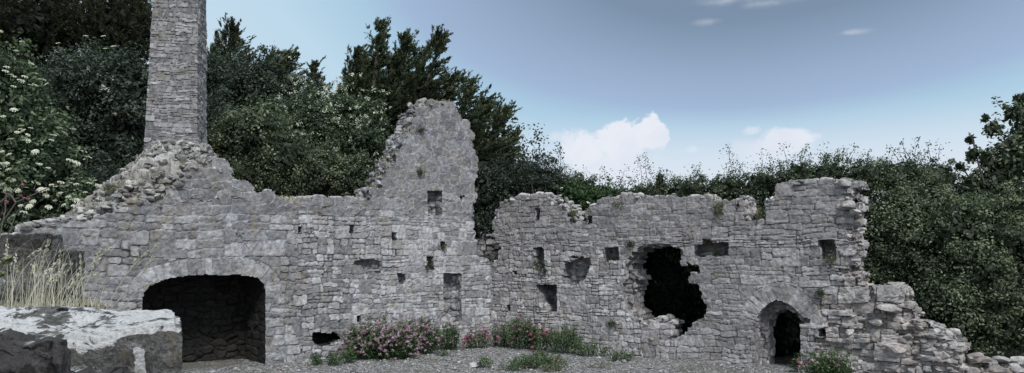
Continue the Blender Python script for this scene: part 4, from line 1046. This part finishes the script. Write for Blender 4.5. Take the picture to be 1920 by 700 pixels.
def fg_mat():
    m, nt = newmat('lichened_stone'); b = NB(nt); geo = b.n('ShaderNodeNewGeometry'); P = geo.outputs['Position']
    at_ = b.n('ShaderNodeAttribute', attribute_name='tone'); sep = b.n('ShaderNodeSeparateColor'); b.l(at_.outputs['Color'], sep.inputs[0])
    n1 = b.noise(P, 5, 8, .68, .5); n2 = b.noise(P, 28, 8, .75, .4); n3 = b.noise(P, 110, 5, .7)
    c = b.ramp(b.math('ADD', b.math('MULTIPLY', n2, .55), b.math('MULTIPLY', b.noise(P, 75, 6, .8), .45)), [(.36, (.03, .03, .03)), (.47, (.11, .11, .108)), (.55, (.22, .22, .215)), (.64, (.44, .44, .44))])
    li = b.math('ADD', b.math('MULTIPLY', n1, 1.1), b.math('ADD', b.math('MULTIPLY', n2, 1.0), sep.outputs[0]))
    lm = b.mr(li, 1.18, 1.26)
    n4 = b.noise(P, 62, 6, .8, .3)
    wh = b.ramp(b.math('ADD', b.math('MULTIPLY', n3, .5), b.math('MULTIPLY', n4, .5)), [(.34, (.25, .25, .25)), (.42, (.58, .58, .58)), (.50, (.76, .76, .77)), (.62, (.86, .86, .88))])
    c = b.mix(lm, c, wh)
    c = b.mix(b.math('MULTIPLY', b.mr(b.noise(P, 17, 6, .7), .56, .64), .5), c, (.20, .17, .11))
    c = b.mix(b.mr(sep.outputs[1], .3, .6, 0, .92), c, b.ramp(n2, [(.3, (.012, .010, .011)), (.6, (.045, .038, .04)), (.72, (.30, .29, .30))]))
    bs = b.n('ShaderNodeBsdfPrincipled'); b.l(c, bs.inputs['Base Color']); bs.inputs['Roughness'].default_value = .9; bs.inputs['Specular IOR Level'].default_value = .2
    bp = b.n('ShaderNodeBump'); bp.inputs['Strength'].default_value = 1; bp.inputs['Distance'].default_value = .03
    b.l(b.math('ADD', n2, b.math('MULTIPLY', n3, .35)), bp.inputs['Height']); b.l(bp.outputs[0], bs.inputs['Normal'])
    o = b.n('ShaderNodeOutputMaterial'); b.l(bs.outputs[0], o.inputs[0]); return m
M_fg = fg_mat()
# block: plan quad with corners (far right, near right, near left, far left)
def block(name, corners, ztop, zbot, mat, parent, seed, tonef, n=150, nh=70, amp=.02, rad=.03, lump=None):
    A, Bq, Cq, Dq = [np.array(c, float) for c in corners]   # A far right, B near right, C near left, D far left
    parts = []; n2 = n
    u, v = np.meshgrid(np.linspace(0, 1, n), np.linspace(0, 1, n2), indexing='ij')
    def xy(u, v): return (A[None] * (1 - v)[:, None] + Bq[None] * v[:, None]) * (1 - u)[:, None] + (Dq[None] * (1 - v)[:, None] + Cq[None] * v[:, None]) * u[:, None]
    # shell as a unit cube surface mapping -> rounded
    def face(fn, a, b_):
        U, W = np.meshgrid(np.linspace(0, 1, a), np.linspace(0, 1, b_), indexing='ij'); U = U.ravel(); W = W.ravel()
        uu, vv, ww = fn(U, W); q = xy(uu, vv); P = np.stack([q[:, 0], q[:, 1], zbot + (ztop - zbot) * ww], 1)
        cen = xy(np.array([.5]), np.array([.5]))[0]; N = np.zeros_like(P)
        # rounding: pull in near edges
        eu = np.minimum(uu, 1 - uu); ev = np.minimum(vv, 1 - vv); et = 1 - ww
        Lu = np.linalg.norm(A - Dq); Lv = np.linalg.norm(A - Bq)
        def rd(d): return rad * (1 - np.sqrt(np.clip(1 - (1 - np.clip(d / rad, 0, 1)) ** 2, 0, 1)))
        du = unit(Dq - A); dv = unit(Bq - A)
        H = ztop - zbot
        for e_, L_, sgn, vec in ((uu * Lu, 0, 1, du), ((1 - uu) * Lu, 0, -1, du), (vv * Lv, 0, 1, dv), ((1 - vv) * Lv, 0, -1, dv)):
            sh = rd(et * H) * np.clip(1 - e_ / rad, 0, 1); P[:, :2] += sgn * vec * sh[:, None]
            P[:, 2] -= rd(e_) * np.clip(1 - et * H / rad, 0, 1)
        i, j = np.meshgrid(np.arange(a - 1), np.arange(b_ - 1), indexing='ij'); i = i.ravel(); j = j.ravel()
        Fq = np.stack([i * b_ + j, (i + 1) * b_ + j, (i + 1) * b_ + j + 1, i * b_ + j + 1], 1)
        parts.append((P, Fq, tonef(P, uu, vv, ww)))
    face(lambda a, b_: (a, b_, 0 * a + 1), n, n)
    face(lambda a, b_: (0 * a, a, b_), n, nh); face(lambda a, b_: (0 * a + 1, a, b_), 40, 30)
    face(lambda a, b_: (a, 0 * a, b_), n, nh); face(lambda a, b_: (a, 0 * a + 1, b_), 60, 40)
    V, Fq, T = join(parts)
    d = np.stack([fbm(V * 7, seed, 4), fbm(V * 7, seed + 7, 4), fbm(V * 7, seed + 9, 4)], 1) * amp + np.stack([fbm(V * 40, seed + 20, 3)] * 3, 1) * amp * .35
    V = V + d
    if lump is not None: V = lump(V)
    return mesh_obj(name, V, Fq, mat, parent, T, smooth=True)
def lump(V):
    x, y, z = V.T.copy(); top = sstep(ZT - .10, ZT - .03, z)
    cx, cy = proj(V)
    z = z - top * (.035 * sstep(300, 150, cx) * sstep(1.75 * K, 1.45 * K, y))
    z = z + top * .030 * fbm(V * np.array([8, 8, 0]), 77, 4) * sstep(270, 120, cx) + top * .006 * fbm(V * 30, 79, 3)
    y = y + .02 * fbm(V * 9, 80, 3) * sstep(1.5 * K, 1.42 * K, y)
    return np.stack([x, y, z], 1)
def fg_tone(P, u, v, w):
    cx, cy = proj(P)
    up = sstep(.90, .99, w + .10 * fbm(P * 12, 21, 4))
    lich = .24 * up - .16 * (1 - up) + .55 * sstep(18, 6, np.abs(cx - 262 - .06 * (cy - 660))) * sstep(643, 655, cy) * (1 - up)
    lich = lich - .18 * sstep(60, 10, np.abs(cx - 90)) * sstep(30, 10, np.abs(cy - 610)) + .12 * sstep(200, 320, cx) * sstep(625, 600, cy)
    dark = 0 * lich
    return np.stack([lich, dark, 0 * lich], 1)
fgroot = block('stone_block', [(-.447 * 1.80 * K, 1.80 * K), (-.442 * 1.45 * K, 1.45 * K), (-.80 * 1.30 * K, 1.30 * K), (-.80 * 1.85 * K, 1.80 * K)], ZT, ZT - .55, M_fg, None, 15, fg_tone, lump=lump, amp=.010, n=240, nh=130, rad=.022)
tag(fgroot, 'large pale lichen covered stone block in the near left corner', 'stone block')
# dark weathered boulder in front of its left half
p = at(38, 690, 1.22 * K)
def bt(P, u, v, w): return np.stack([-.02 + .45 * sstep(-.1, .3, fbm(P * 9, 61, 3)) + .1 * w, .62 - 1.0 * sstep(-.1, .3, fbm(P * 6, 62, 3)), 0 * u], 1)
bo = block('boulder', [(p[0] + .20, p[1] + .16), (p[0] + .17, p[1] - .12), (p[0] - .45, p[1] - .12), (p[0] - .45, p[1] + .16)], p[2] + .070, p[2] - .5, M_fg, None, 47, bt, amp=.045, n=110, nh=90, rad=.10)
tag(bo, 'dark weathered boulder leaning against the front of the pale lichened block', 'boulder')
# masonry pier below it, down to the yard
pier = tower('stone_pier', -1.62, 2.42, R(-3), 1.1, .5, -.05, ZT - .54, 0, M_wall, None, .3, .18, 88, c=.04)
tag(pier, 'rough rubble base under the near lichened block', 'pier')
# dark upright stone
def hs_tone(P, u, v, w): 
    return np.stack([.02 + 0 * u - .12, .38 + .3 * fbm(P * 5, 8, 2), 0 * u], 1)
D2 = 4.3; a0 = at(-40, 0, D2); a1 = at(92, 0, D2)
hs = block('standing_stone', [(a1[0], D2 + .35), (a1[0] + .02, D2), (a0[0], D2 - .05), (a0[0], D2 + .4)], EYE + 42 / F * D2, ZT - .25, M_fg, None, 33, hs_tone, amp=.035, n=70, nh=70, rad=.09)
tag(hs, 'dark rounded weathered stone standing in dry grass at the left edge', 'stone')
# small dark stone on the block
p = at(118, 588, 1.7 * K); p[2] = ZT + .012
o = mesh_obj('small_stone', rock([0, 0, 0], .055, 77, .5), ICO_F, M_fg, None, np.tile([-.4, 1, 0], (len(ICO_V), 1))); o.location = p
tag(o, 'small black stone lying on the back edge of the lichened block', 'stone')
# rubble between block and standing stone
# dry grass
pts = []
for k in range(230):
    x = r.uniform(-60, 130) if r.random() < .4 else r.uniform(60, 305); D = r.uniform(2.75, 3.9)
    p = at(x, 585, D); p[2] = float(bankz(p[0:1], p[1:2])[0]) - .01
    if p[2] < ZT - .25: continue
    pts.append(p)
V, Fq, T = grass(pts, .43, r, width=.0034, heads=.14, lean=(.12, 0), curl=.5, tone=.7, seg=6)
tag(mesh_obj('grass', V, Fq, L_grass, None, T), 'tall dry straw coloured grass behind the lichened block', 'grass', kind='stuff')
pts = []
for k in range(5000):
    x = r.uniform(-300, 300); D = r.uniform(2.7, 6.5)
    p = at(x, 585, D); p[2] = float(bankz(p[0:1], p[1:2])[0]) - .01
    if p[2] < ZT - .4: continue
    pts.append(p)
V, Fq, T = grass(pts, .075, r, width=.006, heads=0, curl=.8, tone=.35, seg=3)
tag(mesh_obj('grass', V, Fq, L_grass, None, T), 'short matted dry grass covering the bank', 'grass', kind='stuff')
# a few individually curved long stalks reaching across the fireplace
def stalk(pix, D, w=.0026, label=None):
    P = [at(x, y, D) for x, y in pix]; n = 14; t = np.linspace(0, len(P) - 1, n); c = np.stack([np.interp(t, range(len(P)), [q[k] for q in P]) for k in range(3)], 1)
    c[1:-1] = (c[:-2] + c[1:-1] * 2 + c[2:]) / 4
    root = mesh_obj('grass_stalk', *(lambda q: (q[0], q[1]))(tube(c, np.linspace(w, w * .4, n), .6, 4)), L_grass, None, np.tile([.65, 0, 0], (n * 4, 1)))
    tag(root, label, 'grass stalk', 'long bent grass stalks'); 
    rr = np.random.default_rng(int(pix[0][0])); nn = 60; tt = rr.random(nn); e = c[-1]; d = c[-1] - c[-4]
    Pq = e - d * tt[:, None] * 1.6 + rr.normal(size=(nn, 3)) * .0035; ax = unit(unit(d) + rr.normal(size=(nn, 3)) * .35); bx = unit(np.cross(ax, rr.normal(size=(nn, 3))))
    q3 = quads(Pq, ax * .007, bx * .0018, np.full(nn, .6)); mesh_obj('seed_head', q3[0], q3[1], L_grass, root, q3[2])
stalk([(195, 588), (215, 550), (240, 510), (268, 478), (298, 458)], 2.8, label='long grass stalk arching furthest right with its head above the fireplace arch')
stalk([(228, 588), (240, 565), (262, 540), (296, 526)], 2.85, label='short straight stalk ending inside the fireplace mouth')
stalk([(200, 588), (240, 545), (270, 510), (290, 480)], 2.9, label='thin stalk crossing just left of the fireplace arch')
stalk([(130, 588), (155, 550), (175, 500), (190, 462)], 2.9, label='upright stalk left of the arching ones')
stalk([(60, 585), (62, 540), (75, 500), (92, 450)], 2.9, label='grass stalk in front of the dark standing stone')
stalk([(150, 588), (158, 560), (152, 520), (150, 475)], 2.95, label='nearly vertical stalk behind the middle of the block')
# red tipped wild plant at left edge
rp = at(-20, 560, 2.9); rp[2] = ZT - .1
root = empty('wild_rose', rp, 'spindly plant with red leaves and bare twigs at the left edge', 'plant')
tw = []; lf = []
rr = np.random.default_rng(8)
for pix in ([(-25, 560), (-5, 430), (30, 380), (70, 362), (106, 345)], [(-25, 560), (0, 470), (20, 430), (30, 400), (48, 380)], [(-25, 560), (0, 440), (10, 395), (12, 365), (3, 350)], [(30, 380), (20, 365), (2, 360)], [(0, 380), (25, 360), (40, 345)]):
    P = np.array([at(x, y, 2.9) for x, y in pix]); tw.append(tube(P, np.linspace(.004, .0015, len(P)), .7, 4))
V, Fq, T = join(tw); mesh_obj('stems', V, Fq, L_bark, root, T)
cc = np.array([at(x, y, 2.9) for x, y in ((45, 370), (38, 366), (104, 347), (42, 346), (12, 378), (20, 368), (5, 400), (10, 380), (70, 360), (52, 372))])
q3, _, _ = leafcloud(rr, cc, np.full(len(cc), .008), 110, .008, asp=.6); mesh_obj('leaves', q3[0], q3[1], L_red, root, q3[2])
cc = np.array([at(x, y, 2.9) for x, y in ((10, 490), (5, 515), (18, 485), (0, 492))])
q3, _, _ = leafcloud(rr, cc, np.full(len(cc), .014), 26, .028, asp=.6); mesh_obj('leaves', q3[0], q3[1], L_ggrass, root, q3[2])

# ================================================================== SKY
w = bpy.data.worlds.new('World'); bpy.context.scene.world = w; w.use_nodes = True; nt = w.node_tree; nt.nodes.clear(); b = NB(nt)
SUN_EL, SUN_AZ = 48, 160     # azimuth clockwise from +Y
tc = b.n('ShaderNodeTexCoord'); vec = tc.outputs['Generated']
sp = b.n('ShaderNodeSeparateXYZ'); b.l(vec, sp.inputs[0]); x, y, z = sp.outputs
az = b.math('ARCTAN2', x, y); el = b.math('ARCSINE', z)
def PX(px, py):
    a = math.atan((px - HX) / F); return a, math.atan((HY - py) / F * math.cos(a))
def lin(r_, g, b_): return tuple(((v / 255 + .055) / 1.055) ** 2.4 for v in (r_, g, b_))
def ell(px, py, rx, ry, nz=None):
    a0, e0 = PX(px, py)
    dx = b.math('DIVIDE', b.math('SUBTRACT', az, a0), rx / F); dy = b.math('DIVIDE', b.math('SUBTRACT', el, e0), ry / F)
    return b.math('SQRT', b.math('ADD', b.math('MULTIPLY', dx, dx), b.math('MULTIPLY', dy, dy)))
n_big = b.noise(vec, 3.0, 2, .5)
t = b.math('ADD', ell(1420, -140, 700, 300), b.math('MULTIPLY', b.math('SUBTRACT', n_big, .5), .10))
body = b.ramp(b.math('DIVIDE', t, 2.), [(0, lin(116, 136, 158)), (.25, lin(126, 146, 170)), (.40, lin(152, 173, 202)), (.49, lin(163, 186, 216)), (.545, lin(172, 205, 228)), (.66, lin(192, 220, 237)), (1., lin(214, 230, 242))])
hor = b.mr(el, PX(960, 350)[1], PX(960, 200)[1], 1, 0)
body = b.mix(hor, body, lin(222, 231, 243))
n1 = b.noise(vec, 12, 6, .6, .4); n2 = b.noise(vec, 40, 4, .6)
n0 = b.noise(vec, 22, 5, .65, .6)
nn = b.math('ADD', b.math('MULTIPLY', b.math('SUBTRACT', n1, .5), 1.6), b.math('ADD', b.math('MULTIPLY', b.math('SUBTRACT', n0, .5), 1.5), b.math('MULTIPLY', b.math('SUBTRACT', n2, .5), .7)))
cm = None
for (px, py, rx, ry, soft, op) in ((1215, 245, 42, 40, .22, 1), (1165, 265, 60, 45, .3, 1), (1100, 285, 50, 45, .4, .95), (1150, 310, 110, 45, .8, .9), (1490, 262, 55, 26, .45, .9), (1440, 285, 60, 28, .9, .6), (1410, 245, 16, 10, .7, .6), (1046, 257, 18, 10, .9, .5), (1300, 280, 20, 10, .9, .4), (1360, 2, 90, 12, 1.6, .5), (1440, 6, 80, 11, 1.6, .4), (1325, 41, 36, 7, 1.6, .3), (1597, 61, 36, 6, 1.6, .4)):
    d = b.math('ADD', ell(px, py, rx, ry), nn)
    mk = b.mr(d, 1.0, 1.0 - soft, 0, op); cm = mk if cm is None else b.math('MAXIMUM', cm, mk)
body = b.mix(cm, body, b.mix(b.mr(n1, .3, .7), lin(228, 233, 245), lin(242, 244, 250)))
sky = b.n('ShaderNodeTexSky', sky_type='NISHITA'); sky.sun_disc = False; sky.sun_elevation = R(SUN_EL); sky.sun_rotation = R(SUN_AZ)
bgn = b.n('ShaderNodeBackground'); b.l(sky.outputs[0], bgn.inputs[0]); bgn.inputs[1].default_value = .1
bgc = b.n('ShaderNodeBackground'); b.l(body, bgc.inputs[0]); bgc.inputs[1].default_value = 1.
mx = b.n('ShaderNodeMixShader'); mx.inputs[0].default_value = .93; b.l(bgn.outputs[0], mx.inputs[1]); b.l(bgc.outputs[0], mx.inputs[2])
o = b.n('ShaderNodeOutputWorld'); b.l(mx.outputs[0], o.inputs[0])

sun = bpy.data.lights.new('sun', 'SUN'); sun.energy = 2.9; sun.angle = R(14); sun.color = (1, .97, .93)
so = bpy.data.objects.new('sun', sun); C.objects.link(so)
a = R(SUN_AZ); e = R(SUN_EL); sd = np.array([math.sin(a) * math.cos(e), math.cos(a) * math.cos(e), math.sin(e)])
from mathutils import Vector
so.rotation_euler = Vector(sd).to_track_quat('Z', 'Y').to_euler()

cam = bpy.data.cameras.new('camera'); co = bpy.data.objects.new('camera', cam); C.objects.link(co)
co.location = (0, 0, EYE); co.rotation_euler = (R(90), 0, 0); cam.sensor_width = 36; cam.lens = 36 * F / 1920; cam.shift_y = (480 - 350) / 1920
cam.clip_start = .05; cam.clip_end = 3000
sc = bpy.context.scene; sc.camera = co
sc.view_settings.view_transform = 'Standard'; sc.view_settings.look = 'None'; sc.view_settings.exposure = 0; sc.view_settings.gamma = 1
sc.render.engine = 'CYCLES'; sc.cycles.max_bounces = 5; sc.cycles.diffuse_bounces = 3
